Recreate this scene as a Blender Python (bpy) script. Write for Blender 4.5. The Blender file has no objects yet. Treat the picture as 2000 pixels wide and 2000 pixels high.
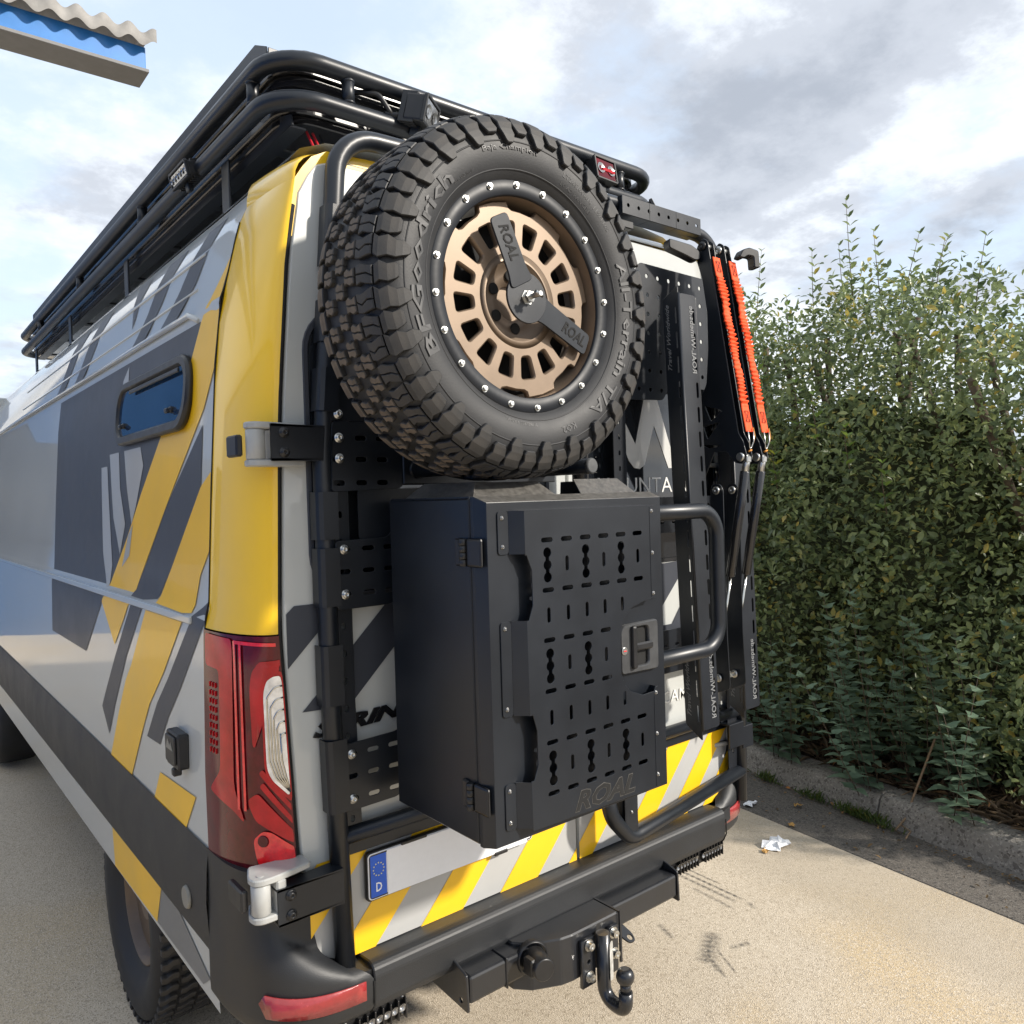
import bpy, bmesh, math, random
import numpy as np
from mathutils import Vector, Matrix
R = math.radians
PI = math.pi
random.seed(7); rng = np.random.default_rng(7)
sc = bpy.context.scene
COL = sc.collection
GZ = -0.03                                            # road level

# ------------------------------------------------------------------ camera
CAM = Vector((-1.6227, -1.7346, 1.75))
cr = Vector((0.775717, -0.630374, -0.029857)); cu = Vector((0.034849, -0.00445, 0.999383)); cf = Vector((0.630118, 0.776279, -0.018517))
cam = bpy.data.cameras.new('camera'); camo = bpy.data.objects.new('camera', cam); COL.objects.link(camo)
m = Matrix((cr, cu, -cf)).transposed().to_4x4(); m.translation = CAM
camo.matrix_world = m
cam.sensor_width = 36; cam.sensor_fit = 'HORIZONTAL'; cam.lens = 36 * 1551.1 / 2000; cam.clip_start = 0.02; cam.clip_end = 500
sc.camera = camo

# ------------------------------------------------------------------ sun, sky, exposure
SUN = Vector((0.47, -0.72, 0.51)).normalized()
el = math.asin(SUN.z); az = math.atan2(SUN.x, SUN.y)
w = bpy.data.worlds.new('World'); sc.world = w; w.use_nodes = True
nt = w.node_tree; nt.nodes.clear(); N = nt.nodes.new; L = nt.links.new
out = N('ShaderNodeOutputWorld'); bg = N('ShaderNodeBackground'); L(bg.outputs[0], out.inputs[0])
sky = N('ShaderNodeTexSky'); sky.sky_type = 'NISHITA'; sky.sun_disc = False
sky.sun_elevation = el; sky.sun_rotation = az; sky.air_density = 1.2; sky.dust_density = 2.0; sky.ozone_density = 1.0
bg.inputs[1].default_value = 0.148
tc = N('ShaderNodeTexCoord'); sep = N('ShaderNodeSeparateXYZ'); L(tc.outputs['Generated'], sep.inputs[0])
def mth(op, a, b=None, clamp=False):
    n = N('ShaderNodeMath'); n.operation = op; n.use_clamp = clamp
    for i, x in enumerate((a, b)):
        if x is None: continue
        if isinstance(x, (int, float)): n.inputs[i].default_value = x
        else: L(x, n.inputs[i])
    return n.outputs[0]
zc = mth('ADD', mth('MAXIMUM', sep.outputs[2], 0.0), 0.22)
cmb = N('ShaderNodeCombineXYZ'); L(mth('DIVIDE', sep.outputs[0], zc), cmb.inputs[0]); L(mth('DIVIDE', sep.outputs[1], zc), cmb.inputs[1])
def noise(scale, detail, rough, off):
    mp = N('ShaderNodeMapping'); L(cmb.outputs[0], mp.inputs[0]); mp.inputs['Location'].default_value = off
    n = N('ShaderNodeTexNoise'); L(mp.outputs[0], n.inputs[0]); n.inputs['Scale'].default_value = scale
    n.inputs['Detail'].default_value = detail; n.inputs['Roughness'].default_value = rough; return n.outputs[0]
def ramp(x, stops):
    n = N('ShaderNodeValToRGB'); L(x, n.inputs[0]); e = n.color_ramp.elements
    while len(e) > 1: e.remove(e[-1])
    e[0].position = stops[0][0]; e[0].color = (*stops[0][1], 1)
    for p, c in stops[1:]:
        k = e.new(p); k.color = (*c, 1)
    n.color_ramp.interpolation = 'EASE'; return n.outputs[0]
cover = ramp(noise(1.25, 10, 0.60, (3.1, 0.7, 0)), [(0.40, (0.06,) * 3), (0.54, (1,) * 3)])
thick = noise(1.5, 12, 0.62, (8.3, 2.2, 0))
ccol = ramp(thick, [(0.36, (4.9, 5.0, 5.05)), (0.47, (3.9, 4.15, 4.5)), (0.56, (2.7, 2.9, 3.25)), (0.70, (1.95, 2.15, 2.5))])
mixn = N('ShaderNodeMix'); mixn.data_type = 'RGBA'; L(cover, mixn.inputs[0])
skym = N('ShaderNodeMix'); skym.data_type = 'RGBA'; skym.blend_type = 'MULTIPLY'; skym.inputs[0].default_value = 1
L(sky.outputs[0], skym.inputs[6]); skym.inputs[7].default_value = (1.0, 0.98, 0.97, 1)
hz = N('ShaderNodeMix'); hz.data_type = 'RGBA'; hz.inputs[0].default_value = 0.74; L(skym.outputs[2], hz.inputs[6]); hz.inputs[7].default_value = (3.2, 3.75, 4.5, 1)
L(hz.outputs[2], mixn.inputs[6]); L(ccol, mixn.inputs[7]); L(mixn.outputs[2], bg.inputs[0])
sd = bpy.data.lights.new('sun', 'SUN'); sd.energy = 3.4; sd.angle = R(3.0); sd.color = (1, 0.93, 0.83)
so = bpy.data.objects.new('sun', sd); COL.objects.link(so); so.rotation_euler = SUN.to_track_quat('Z', 'Y').to_euler(); so.location = (0, 0, 8)
sc.view_settings.view_transform = 'Standard'; sc.view_settings.look = 'None'; sc.view_settings.gamma = 1
sc.view_settings.use_curve_mapping = False; sc.view_settings.exposure = 0.82
sc.render.engine = 'CYCLES'

# ------------------------------------------------------------------ materials
MATS = {}
def mat(name, col, rough=0.5, metal=0.0, coat=0.0, spec=0.5, var=0.0, vscale=6.0, bump=0.0, bscale=300.0, col2=None, trans=0.0, emit=None, dirt=0.0):
    m = bpy.data.materials.new(name); m.use_nodes = True; t = m.node_tree; b = t.nodes['Principled BSDF']
    b.inputs['Base Color'].default_value = (*col, 1); b.inputs['Roughness'].default_value = rough; b.inputs['Metallic'].default_value = metal
    b.inputs['Coat Weight'].default_value = coat; b.inputs['Coat Roughness'].default_value = 0.04; b.inputs['Specular IOR Level'].default_value = spec
    b.inputs['Transmission Weight'].default_value = trans
    co = t.nodes.new('ShaderNodeTexCoord')
    if var > 0 or col2:
        n = t.nodes.new('ShaderNodeTexNoise'); n.inputs['Scale'].default_value = vscale; n.inputs['Detail'].default_value = 6; n.inputs['Roughness'].default_value = 0.6
        t.links.new(co.outputs['Object'], n.inputs[0])
        r = t.nodes.new('ShaderNodeValToRGB'); e = r.color_ramp.elements
        e[0].position = 0.35; e[1].position = 0.68
        c2 = col2 or tuple(min(1, c * (1 + var)) for c in col)
        c1 = col if col2 else tuple(c * (1 - var) for c in col)
        e[0].color = (*c1, 1); e[1].color = (*c2, 1)
        t.links.new(n.outputs[0], r.inputs[0]); t.links.new(r.outputs[0], b.inputs['Base Color'])
        mr = t.nodes.new('ShaderNodeMapRange'); t.links.new(n.outputs[0], mr.inputs[0])
        mr.inputs[1].default_value = 0.3; mr.inputs[2].default_value = 0.7; mr.inputs[3].default_value = rough * 0.88; mr.inputs[4].default_value = min(1, rough * 1.12)
        t.links.new(mr.outputs[0], b.inputs['Roughness'])
    if bump > 0:
        n2 = t.nodes.new('ShaderNodeTexNoise'); n2.inputs['Scale'].default_value = bscale; n2.inputs['Detail'].default_value = 3
        t.links.new(co.outputs['Object'], n2.inputs[0])
        bp = t.nodes.new('ShaderNodeBump'); bp.inputs['Strength'].default_value = bump; bp.inputs['Distance'].default_value = 0.001
        t.links.new(n2.outputs[0], bp.inputs['Height']); t.links.new(bp.outputs[0], b.inputs['Normal'])
    if emit:
        b.inputs['Emission Color'].default_value = (*emit[0], 1); b.inputs['Emission Strength'].default_value = emit[1]
    MATS[name] = m; return m
powder = mat('black_powder_coat', (0.0075, 0.0100, 0.0145), 0.36, bump=0.12, bscale=700, var=0.22, vscale=5, spec=0.5)
powder_gloss = mat('black_gloss_coat', (0.013, 0.013, 0.015), 0.22, coat=0.3, var=0.1, vscale=8)
plastic = mat('bumper_plastic', (0.016, 0.0175, 0.020), 0.5, bump=0.35, bscale=420, var=0.14, vscale=5)
blackp = mat('black_plastic', (0.013, 0.013, 0.014), 0.38, var=0.1, vscale=20)
shadow_black = mat('seam_black', (0.004, 0.004, 0.004), 0.8, var=0.1)
grey = mat('silver_grey_paint', (0.50, 0.515, 0.50), 0.34, coat=0.9, var=0.025, vscale=3)
yellow = mat('yellow_paint', (0.88, 0.54, 0.009), 0.32, coat=0.55, var=0.04, vscale=2)
yellow_film = mat('yellow_film', (0.88, 0.505, 0.009), 0.38, coat=0.3, var=0.05, vscale=4, bump=0.05, bscale=60)
grey_film = mat('grey_film', (0.40, 0.40, 0.39), 0.4, coat=0.4, var=0.04, vscale=4)
char = mat('charcoal_film', (0.048, 0.053, 0.066), 0.42, coat=0.06, spec=0.35, var=0.06, vscale=4)
glass = mat('dark_window_glass', (0.010, 0.012, 0.015), 0.06, coat=0.5, spec=0.7, var=0.05)
blueglass = mat('blue_tinted_glass', (0.008, 0.030, 0.075), 0.05, coat=0.2, spec=0.6, var=0.1)
white_film = mat('white_film', (0.72, 0.72, 0.69), 0.4, coat=0.2, var=0.03)
logo_film = mat('silver_logo_film', (0.52, 0.52, 0.50), 0.3, coat=0.5, var=0.05)
rubber = mat('tyre_rubber', (0.020, 0.0205, 0.022), 0.55, var=0.22, vscale=10, bump=0.25, bscale=260, spec=0.4)
tread = mat('dusty_tread', (0.022, 0.022, 0.022), 0.66, col2=(0.050, 0.045, 0.040), vscale=14, bump=0.3, bscale=200)
tread_dirt = mat('muddy_tread_face', (0.085, 0.066, 0.048), 0.82, col2=(0.16, 0.125, 0.092), vscale=30, bump=0.4, bscale=250)
letter_rub = mat('raised_rubber_lettering', (0.060, 0.060, 0.061), 0.5, var=0.15, vscale=40)
bronze = mat('bronze_wheel', (0.205, 0.152, 0.108), 0.44, metal=0.45, var=0.08, vscale=10, bump=0.06, bscale=500)
rimdark = mat('rim_inner_black', (0.02, 0.018, 0.016), 0.35, var=0.1)
ringm = mat('black_bead_ring', (0.008, 0.010, 0.014), 0.46, spec=0.35, var=0.08, vscale=10)
steel = mat('zinc_steel', (0.52, 0.52, 0.50), 0.34, metal=1.0, var=0.12, vscale=60)
chrome = mat('polished_rod', (0.55, 0.54, 0.50), 0.12, metal=1.0, var=0.05)
hingem = mat('grey_hinge_paint', (0.36, 0.365, 0.355), 0.42, coat=0.3, var=0.06, vscale=25)
redlens = mat('red_lens', (0.42, 0.004, 0.009), 0.12, coat=0.2, spec=0.4, var=0.22, vscale=18)
darkred = mat('smoked_red_lens', (0.10, 0.003, 0.007), 0.10, coat=0.25, spec=0.35, var=0.3, vscale=24)
brightred = mat('bright_red_reflector', (0.80, 0.012, 0.018), 0.12, coat=1.0, var=0.2, vscale=60)
clear = mat('clear_lens', (0.80, 0.80, 0.80), 0.16, metal=0.45, coat=1.0, var=0.22, vscale=40)
reflect_red = mat('red_reflector', (0.28, 0.028, 0.03), 0.25, coat=0.6, var=0.12, vscale=80, bump=0.2, bscale=900)
orange = mat('orange_webbing', (0.90, 0.085, 0.012), 0.75, var=0.12, vscale=60, bump=0.5, bscale=600)
blackthread = mat('black_thread', (0.02, 0.015, 0.012), 0.8, var=0.1)
gold = mat('orange_cord', (0.55, 0.22, 0.03), 0.7, var=0.1)
plate_white = mat('white_plate', (0.80, 0.81, 0.83), 0.5, var=0.02, vscale=60, bump=0.05)
plate_blue = mat('plate_blue', (0.012, 0.10, 0.55), 0.35, var=0.06, vscale=30)
starm = mat('plate_star_yellow', (0.72, 0.66, 0.32), 0.5, var=0.05)
lampglass = mat('lamp_reflector', (0.30, 0.30, 0.30), 0.2, metal=0.7, coat=0.6, var=0.5, vscale=140)
redwire = mat('red_wire', (0.5, 0.02, 0.03), 0.4, var=0.1)
oval = mat('grey_oval_badge', (0.22, 0.21, 0.18), 0.45, var=0.1, vscale=30)

# ------------------------------------------------------------------ object helpers
WO = {}
def link(o, parent=None, loc=None):
    COL.objects.link(o)
    p = WO[parent.name] if parent else Vector((0, 0, 0))
    w_ = Vector(loc) if loc is not None else Vector((0, 0, 0))
    if parent: o.parent = parent
    o.location = w_ - p; WO[o.name] = w_
    return o
def tag(o, label=None, cat=None, group=None, kind=None):
    if label: o['label'] = label
    if cat: o['category'] = cat
    if group: o['group'] = group
    if kind: o['kind'] = kind
    return o
def thing(name, label, cat, loc, group=None):
    o = bpy.data.objects.new(name, None); o.empty_display_size = 0.1
    link(o, None, loc); return tag(o, label, cat, group)
class MB:
    def __init__(s): s.bm = bmesh.new()
    def add(s, vs, fs, smooth=False, mi=0):
        v = [s.bm.verts.new(p) for p in vs]
        for f in fs:
            try:
                k = s.bm.faces.new([v[i] for i in f]); k.smooth = smooth; k.material_index = mi
            except ValueError: pass
        return s
    def box(s, x0, x1, y0, y1, z0, z1, bev=0.0, M=None, mi=0, seg=1):
        b = bmesh.new(); bmesh.ops.create_cube(b, size=1)
        bmesh.ops.scale(b, vec=(x1 - x0, y1 - y0, z1 - z0), verts=b.verts)
        if bev > 0: bmesh.ops.bevel(b, geom=list(b.edges), offset=bev, segments=seg, profile=0.5, affect='EDGES')
        bmesh.ops.translate(b, vec=((x0 + x1) / 2, (y0 + y1) / 2, (z0 + z1) / 2), verts=b.verts)
        return s.merge(b, M, mi)
    def merge(s, b, M=None, mi=0, smooth=None):
        b.verts.ensure_lookup_table(); b.verts.index_update()
        vs = [(M @ v.co) if M else v.co.copy() for v in b.verts]
        fs = [[v.index for v in f.verts] for f in b.faces]; sm = [f.smooth for f in b.faces]; b.free()
        v = [s.bm.verts.new(p) for p in vs]
        for f, q in zip(fs, sm):
            try:
                k = s.bm.faces.new([v[i] for i in f]); k.smooth = q if smooth is None else smooth; k.material_index = mi
            except ValueError: pass
        return s
    def mesh(s, me, M=None, mi=0):
        b = bmesh.new(); b.from_mesh(me); return s.merge(b, M, mi)
    def cyl(s, p0, p1, r0, r1=None, seg=20, cap=True, bev=0.0, mi=0):
        p0 = Vector(p0); p1 = Vector(p1); r1 = r0 if r1 is None else r1; d = (p1 - p0); ln = d.length
        prof = [(0, 0)] if cap else []
        if bev > 0: prof += [(r0 - bev, 0), (r0, bev), (r1, ln - bev), (r1 - bev, ln)]
        else: prof += [(r0, 0), (r1, ln)]
        if cap: prof += [(0, ln)]
        return s.lathe(prof, p0, d, seg, mi)
    def lathe(s, prof, org, axis, seg=24, mi=0, smooth=True, a0=0.0, a1=2 * PI):
        axis = Vector(axis).normalized(); t = Vector((0, 0, 1)) if abs(axis.z) < 0.9 else Vector((1, 0, 0))
        ex = axis.cross(t).normalized(); ey = axis.cross(ex); org = Vector(org)
        full = abs(a1 - a0 - 2 * PI) < 1e-6; n = seg if full else seg + 1
        rings = []
        for r, h in prof:
            if r < 1e-7: rings.append([s.bm.verts.new(org + axis * h)])
            else:
                rings.append([s.bm.verts.new(org + axis * h + (ex * math.cos(a0 + (a1 - a0) * k / seg) + ey * math.sin(a0 + (a1 - a0) * k / seg)) * r) for k in range(n)])
        for i in range(len(rings) - 1):
            A, B = rings[i], rings[i + 1]
            sm = smooth
            if len(A) > 1 and len(B) > 1:
                dr = abs(prof[i][0] - prof[i + 1][0]); dh = abs(prof[i][1] - prof[i + 1][1])
                if dr < 1e-9 and dh < 1e-9: continue
            for k in range(seg):
                k2 = (k + 1) % n
                try:
                    if len(A) == 1 and len(B) == 1: continue
                    if len(A) == 1: f = s.bm.faces.new((A[0], B[k2], B[k])); f.smooth = False
                    elif len(B) == 1: f = s.bm.faces.new((A[k], A[k2], B[0])); f.smooth = False
                    else: f = s.bm.faces.new((A[k], A[k2], B[k2], B[k])); f.smooth = sm
                    f.material_index = mi
                except ValueError: pass
        return s
    def tube(s, pts, r, seg=12, fillet=0.0, closed=False, fs=6, cap=True, mi=0):
        P = [Vector(p) for p in pts]; n = len(P); path = []
        for i in range(n):
            if fillet > 0 and (closed or 0 < i < n - 1):
                a, b, c = P[i - 1], P[i], P[(i + 1) % n]
                u = (a - b).normalized(); v = (c - b).normalized(); ang = u.angle(v)
                if ang > PI - 0.02: path.append(b); continue
                rr = min(fillet, 0.48 * min((a - b).length, (c - b).length) * math.tan(ang / 2))
                d = rr / math.tan(ang / 2); ce = b + (u + v).normalized() * (rr / math.sin(ang / 2))
                A = b + u * d - ce; B = b + v * d - ce
                for k in range(fs + 1):
                    path.append(ce + A.normalized().slerp(B.normalized(), k / fs) * rr)
            else: path.append(P[i])
        m = len(path); rings = []; nrm = None
        for i in range(m):
            if closed: t = (path[(i + 1) % m] - path[i - 1]).normalized()
            else: t = (path[min(i + 1, m - 1)] - path[max(i - 1, 0)]).normalized()
            if nrm is None:
                q = Vector((0, 0, 1)) if abs(t.z) < 0.9 else Vector((0, 1, 0)); nrm = (q - t * q.dot(t)).normalized()
            else: nrm = (nrm - t * nrm.dot(t)).normalized()
            bn = t.cross(nrm); ri = r[i] if isinstance(r, list) else r
            rings.append([s.bm.verts.new(path[i] + (nrm * math.cos(2 * PI * k / seg) + bn * math.sin(2 * PI * k / seg)) * ri) for k in range(seg)])
        for i in range(m if closed else m - 1):
            A, B = rings[i], rings[(i + 1) % m]
            for k in range(seg):
                f = s.bm.faces.new((A[k], A[(k + 1) % seg], B[(k + 1) % seg], B[k])); f.smooth = True; f.material_index = mi
        if cap and not closed:
            f = s.bm.faces.new(rings[0][::-1]); f.material_index = mi; f = s.bm.faces.new(rings[-1]); f.material_index = mi
        return s
    def prism(s, poly, org, ex, ey, ez, mi=0, bev=0.0):
        """poly in (u,v) -> org+u*ex+v*ey, extruded along ez (full vector)"""
        org, ex, ey, ez = map(Vector, (org, ex, ey, ez)); n = len(poly)
        b = bmesh.new()
        A = [b.verts.new(org + ex * u + ey * v) for u, v in poly]; B = [b.verts.new(org + ex * u + ey * v + ez) for u, v in poly]
        b.faces.new(A[::-1]); b.faces.new(B)
        for i in range(n): b.faces.new((A[i], A[(i + 1) % n], B[(i + 1) % n], B[i]))
        bmesh.ops.recalc_face_normals(b, faces=b.faces)
        if bev > 0: bmesh.ops.bevel(b, geom=list(b.edges), offset=bev, segments=1, profile=0.5, affect='EDGES')
        return s.merge(b, None, mi)
    def build(s, name, mats, parent=None, loc=None, recalc=True):
        if recalc: bmesh.ops.recalc_face_normals(s.bm, faces=s.bm.faces)
        me = bpy.data.meshes.new(name); s.bm.to_mesh(me); s.bm.free()
        for k in (mats if isinstance(mats, (list, tuple)) else [mats]): me.materials.append(k)
        o = bpy.data.objects.new(name, me); return link(o, parent, loc)
def inst(name, me, parent, loc, rot=None, scale=None):
    o = bpy.data.objects.new(name, me); link(o, parent, loc)
    if rot is not None: o.rotation_euler = rot
    if scale is not None: o.scale = (scale,) * 3
    return o
def rrect(x0, x1, y0, y1, r, n=5):
    p = []
    for cx, cy, a in ((x1 - r, y1 - r, 0), (x0 + r, y1 - r, 90), (x0 + r, y0 + r, 180), (x1 - r, y0 + r, 270)):
        for k in range(n + 1): p.append((cx + r * math.cos(R(a + 90 * k / n)), cy + r * math.sin(R(a + 90 * k / n))))
    return p
def slot(cx, cy, ln, wd, vert=False, n=5):
    r = wd / 2; h = ln / 2 - r; p = []
    for k in range(n + 1): a = -PI / 2 + PI * k / n; p.append((h + r * math.cos(a), r * math.sin(a)))
    for k in range(n + 1): a = PI / 2 + PI * k / n; p.append((-h + r * math.cos(a), r * math.sin(a)))
    return [(cx - y, cy + x) if vert else (cx + x, cy + y) for x, y in p]
def circ(cx, cy, r, n=12): return [(cx + r * math.cos(2 * PI * k / n), cy + r * math.sin(2 * PI * k / n)) for k in range(n)]
def roundpoly(pts, r, n=3):
    o = []; m_ = len(pts)
    for i in range(m_):
        a, b, c = Vector(pts[i - 1]), Vector(pts[i]), Vector(pts[(i + 1) % m_])
        rr = min(r, 0.4 * (a - b).length, 0.4 * (c - b).length)
        p0 = b + (a - b).normalized() * rr; p1 = b + (c - b).normalized() * rr
        for k in range(n + 1):
            t = k / n; q = p0 * (1 - t) ** 2 + b * 2 * t * (1 - t) + p1 * t * t; o.append((q.x, q.y))
    return o
def plate_mesh(outer, holes=(), th=0.003, bev=0.0):
    """flat plate with real holes, centred on z=0 (thickness th along z)"""
    cu_ = bpy.data.curves.new('tmp', 'CURVE'); cu_.dimensions = '2D'; cu_.fill_mode = 'BOTH'; cu_.extrude = max(th / 2 - bev, 1e-5); cu_.bevel_depth = bev; cu_.bevel_resolution = 0
    if bev: cu_.offset = -bev
    for pl in [outer] + list(holes):
        sp = cu_.splines.new('POLY'); sp.points.add(len(pl) - 1); sp.use_cyclic_u = True
        for q, (x, y) in zip(sp.points, pl): q.co = (x, y, 0, 1)
    o = bpy.data.objects.new('tmp', cu_); me = bpy.data.meshes.new_from_object(o)
    bpy.data.objects.remove(o); bpy.data.curves.remove(cu_); return me
def axes(org, ex, ey, ez):
    M = Matrix((Vector(ex), Vector(ey), Vector(ez))).transposed().to_4x4(); M.translation = Vector(org); return M
def XZ(y, ez=-1.0): return axes((0, y, 0), (1, 0, 0), (0, 0, 1), (0, ez, 0))     # plate in the rear plane, thickness along y
def YZ(x): return axes((x, 0, 0), (0, 1, 0), (0, 0, 1), (1, 0, 0))               # plate facing sideways
def plateobj(name, outer, holes, th, M, m_, parent, bev=0.0):
    b = MB(); b.mesh(plate_mesh(outer, holes, th, bev), M); return b.build(name, m_, parent)
def text_mesh(s, size=1.0, ext=0.0, shear=0.0, bold=0.0, res=2, space=1.0, bev=0.0, align='LEFT'):
    cu_ = bpy.data.curves.new('tmp', 'FONT'); cu_.body = s; cu_.size = size; cu_.extrude = ext; cu_.shear = shear; cu_.offset = bold; cu_.resolution_u = res
    cu_.space_character = space; cu_.align_x = align; cu_.bevel_depth = bev
    o = bpy.data.objects.new('tmp', cu_); me = bpy.data.meshes.new_from_object(o); bpy.data.objects.remove(o); bpy.data.curves.remove(cu_); return me
def fit_text(s, w_, h_, ext, shear=0.0, bold=0.0, res=2):
    """text mesh scaled so that its box is w_ x h_, lower left corner at the origin"""
    me = text_mesh(s, 1.0, 0.5, shear, bold, res)
    co = np.array([v.co[:] for v in me.vertices]); a = co.min(0); b = co.max(0)
    for v in me.vertices: v.co = ((v.co.x - a[0]) / (b[0] - a[0]) * w_, (v.co.y - a[1]) / (b[1] - a[1]) * h_, v.co.z * 2 * ext)
    return me
# ------------------------------------------------------------------ shared fasteners (heads face -y)
def head_mesh(r, h, hexa=False, m_=steel):
    b = MB()
    if hexa: b.lathe([(0, 0), (r * 1.5, 0), (r * 1.5, -0.15 * h), (r * 1.06, -0.15 * h), (r * 1.0, -h), (r * 0.5, -h * 1.05), (0, -h * 0.9)], (0, 0, 0), (0, 1, 0), 6 * 2, smooth=False)
    else: b.lathe([(r * 1.25, 0), (r * 1.25, -0.15 * h), (r, -0.15 * h), (r * 0.92, -0.55 * h), (r * 0.6, -h), (r * 0.38, -h), (r * 0.34, -0.5 * h), (0, -0.5 * h)], (0, 0, 0), (0, 1, 0), 14)
    bmesh.ops.recalc_face_normals(b.bm, faces=b.bm.faces)
    me = bpy.data.meshes.new('bolt'); b.bm.to_mesh(me); b.bm.free(); me.materials.append(m_); return me
BOLT = head_mesh(0.0085, 0.007); BOLT_S = head_mesh(0.004, 0.003, m_=mat('dark_steel', (0.22, 0.22, 0.22), 0.35, metal=1.0, var=0.15, vscale=80)); BOLT_B = head_mesh(0.009, 0.007, m_=blackp); HEX = head_mesh(0.0062, 0.008, True)

# ================================================================== THE VAN BODY SURFACE
zs = [.40, .5, .8, 1.1, 1.44, 1.475, 1.5, 1.8, 2.1, 2.235, 2.25, 2.3, 2.45, 2.55, 2.6, 2.64, 2.67]
sx = [.985, .99, 1.0, 1.002, .994, .992, .982, .965, .945, .928, .932, .912, .875, .83, .78, .70, .55]
def S(z): return float(np.interp(z, zs, sx))
zD = [.654, .71, .9, 1.46, 1.965, 2.319, 2.52, 2.56, 2.62]; xD = [.80, .83, .871, .897, .879, .849, .815, .80, .76]
def D(z): return float(np.interp(z, zD, xD))
OX = lambda sg: -0.11 if sg > 0 else 0.0           # the body is centred on x = -0.055
def cor(t, z, off=0.0, sg=-1):
    """rear corner surface: t=0 at the door gap, t=1 at the seam to the side panel"""
    a = t * PI / 2; d = D(z) + 0.012; s_ = S(z)
    x = d + (s_ - d) * math.sin(a); y = 0.24 * (1 - math.cos(a))
    n = Vector((math.sin(a) / max(1e-3, (s_ - d)), -math.cos(a) / 0.24)).normalized()
    return Vector((sg * (x + n.x * off) + OX(sg), y + n.y * off, z))
def patch(mb, f, us, vs, smooth=True, mi=0):
    g = [[mb.bm.verts.new(f(u, v)) for u in us] for v in vs]
    for j in range(len(vs) - 1):
        for i in range(len(us) - 1):
            k = mb.bm.faces.new((g[j][i], g[j][i + 1], g[j + 1][i + 1], g[j + 1][i])); k.smooth = smooth; k.material_index = mi
def clip(poly, a, c, keep):      # keep side of coordinate a <=/>= c
    o = []
    for i in range(len(poly)):
        p, q = poly[i - 1], poly[i]; ip = (p[a] >= c) == keep; iq = (q[a] >= c) == keep
        if ip != iq:
            t = (c - p[a]) / (q[a] - p[a]); o.append(tuple(p[k] + t * (q[k] - p[k]) for k in (0, 1)))
        if iq: o.append(q)
    return o
def ear(poly):
    """triangulate a simple polygon, return triangles"""
    b = bmesh.new(); f = b.faces.new([b.verts.new((x, y, 0)) for x, y in poly]); r = bmesh.ops.triangulate(b, faces=[f])
    t = [[(v.co.x, v.co.y) for v in g.verts] for g in b.faces]; b.free(); return t
def decal(name, polys, fmap, m_, parent, step=0.06, axis=1):
    """thin film that follows a curved panel: polygons in panel coordinates, cut in strips and mapped on"""
    mb = MB()
    for poly in polys:
        for tri in ear(poly):
            lo = min(p[axis] for p in tri); hi = max(p[axis] for p in tri); k = math.floor(lo / step)
            while k * step < hi:
                c = clip(clip(tri, axis, k * step, True), axis, (k + 1) * step, False)
                if len(c) >= 3: mb.add([fmap(*p) for p in c], [list(range(len(c)))], True)
                k += 1
    bmesh.ops.remove_doubles(mb.bm, verts=mb.bm.verts, dist=1e-5)
    return mb.build(name, m_, parent, recalc=False)
def sidemap(off, sg=-1): return lambda y, z: Vector((sg * (S(z) + off) + OX(sg), y, z))
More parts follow.
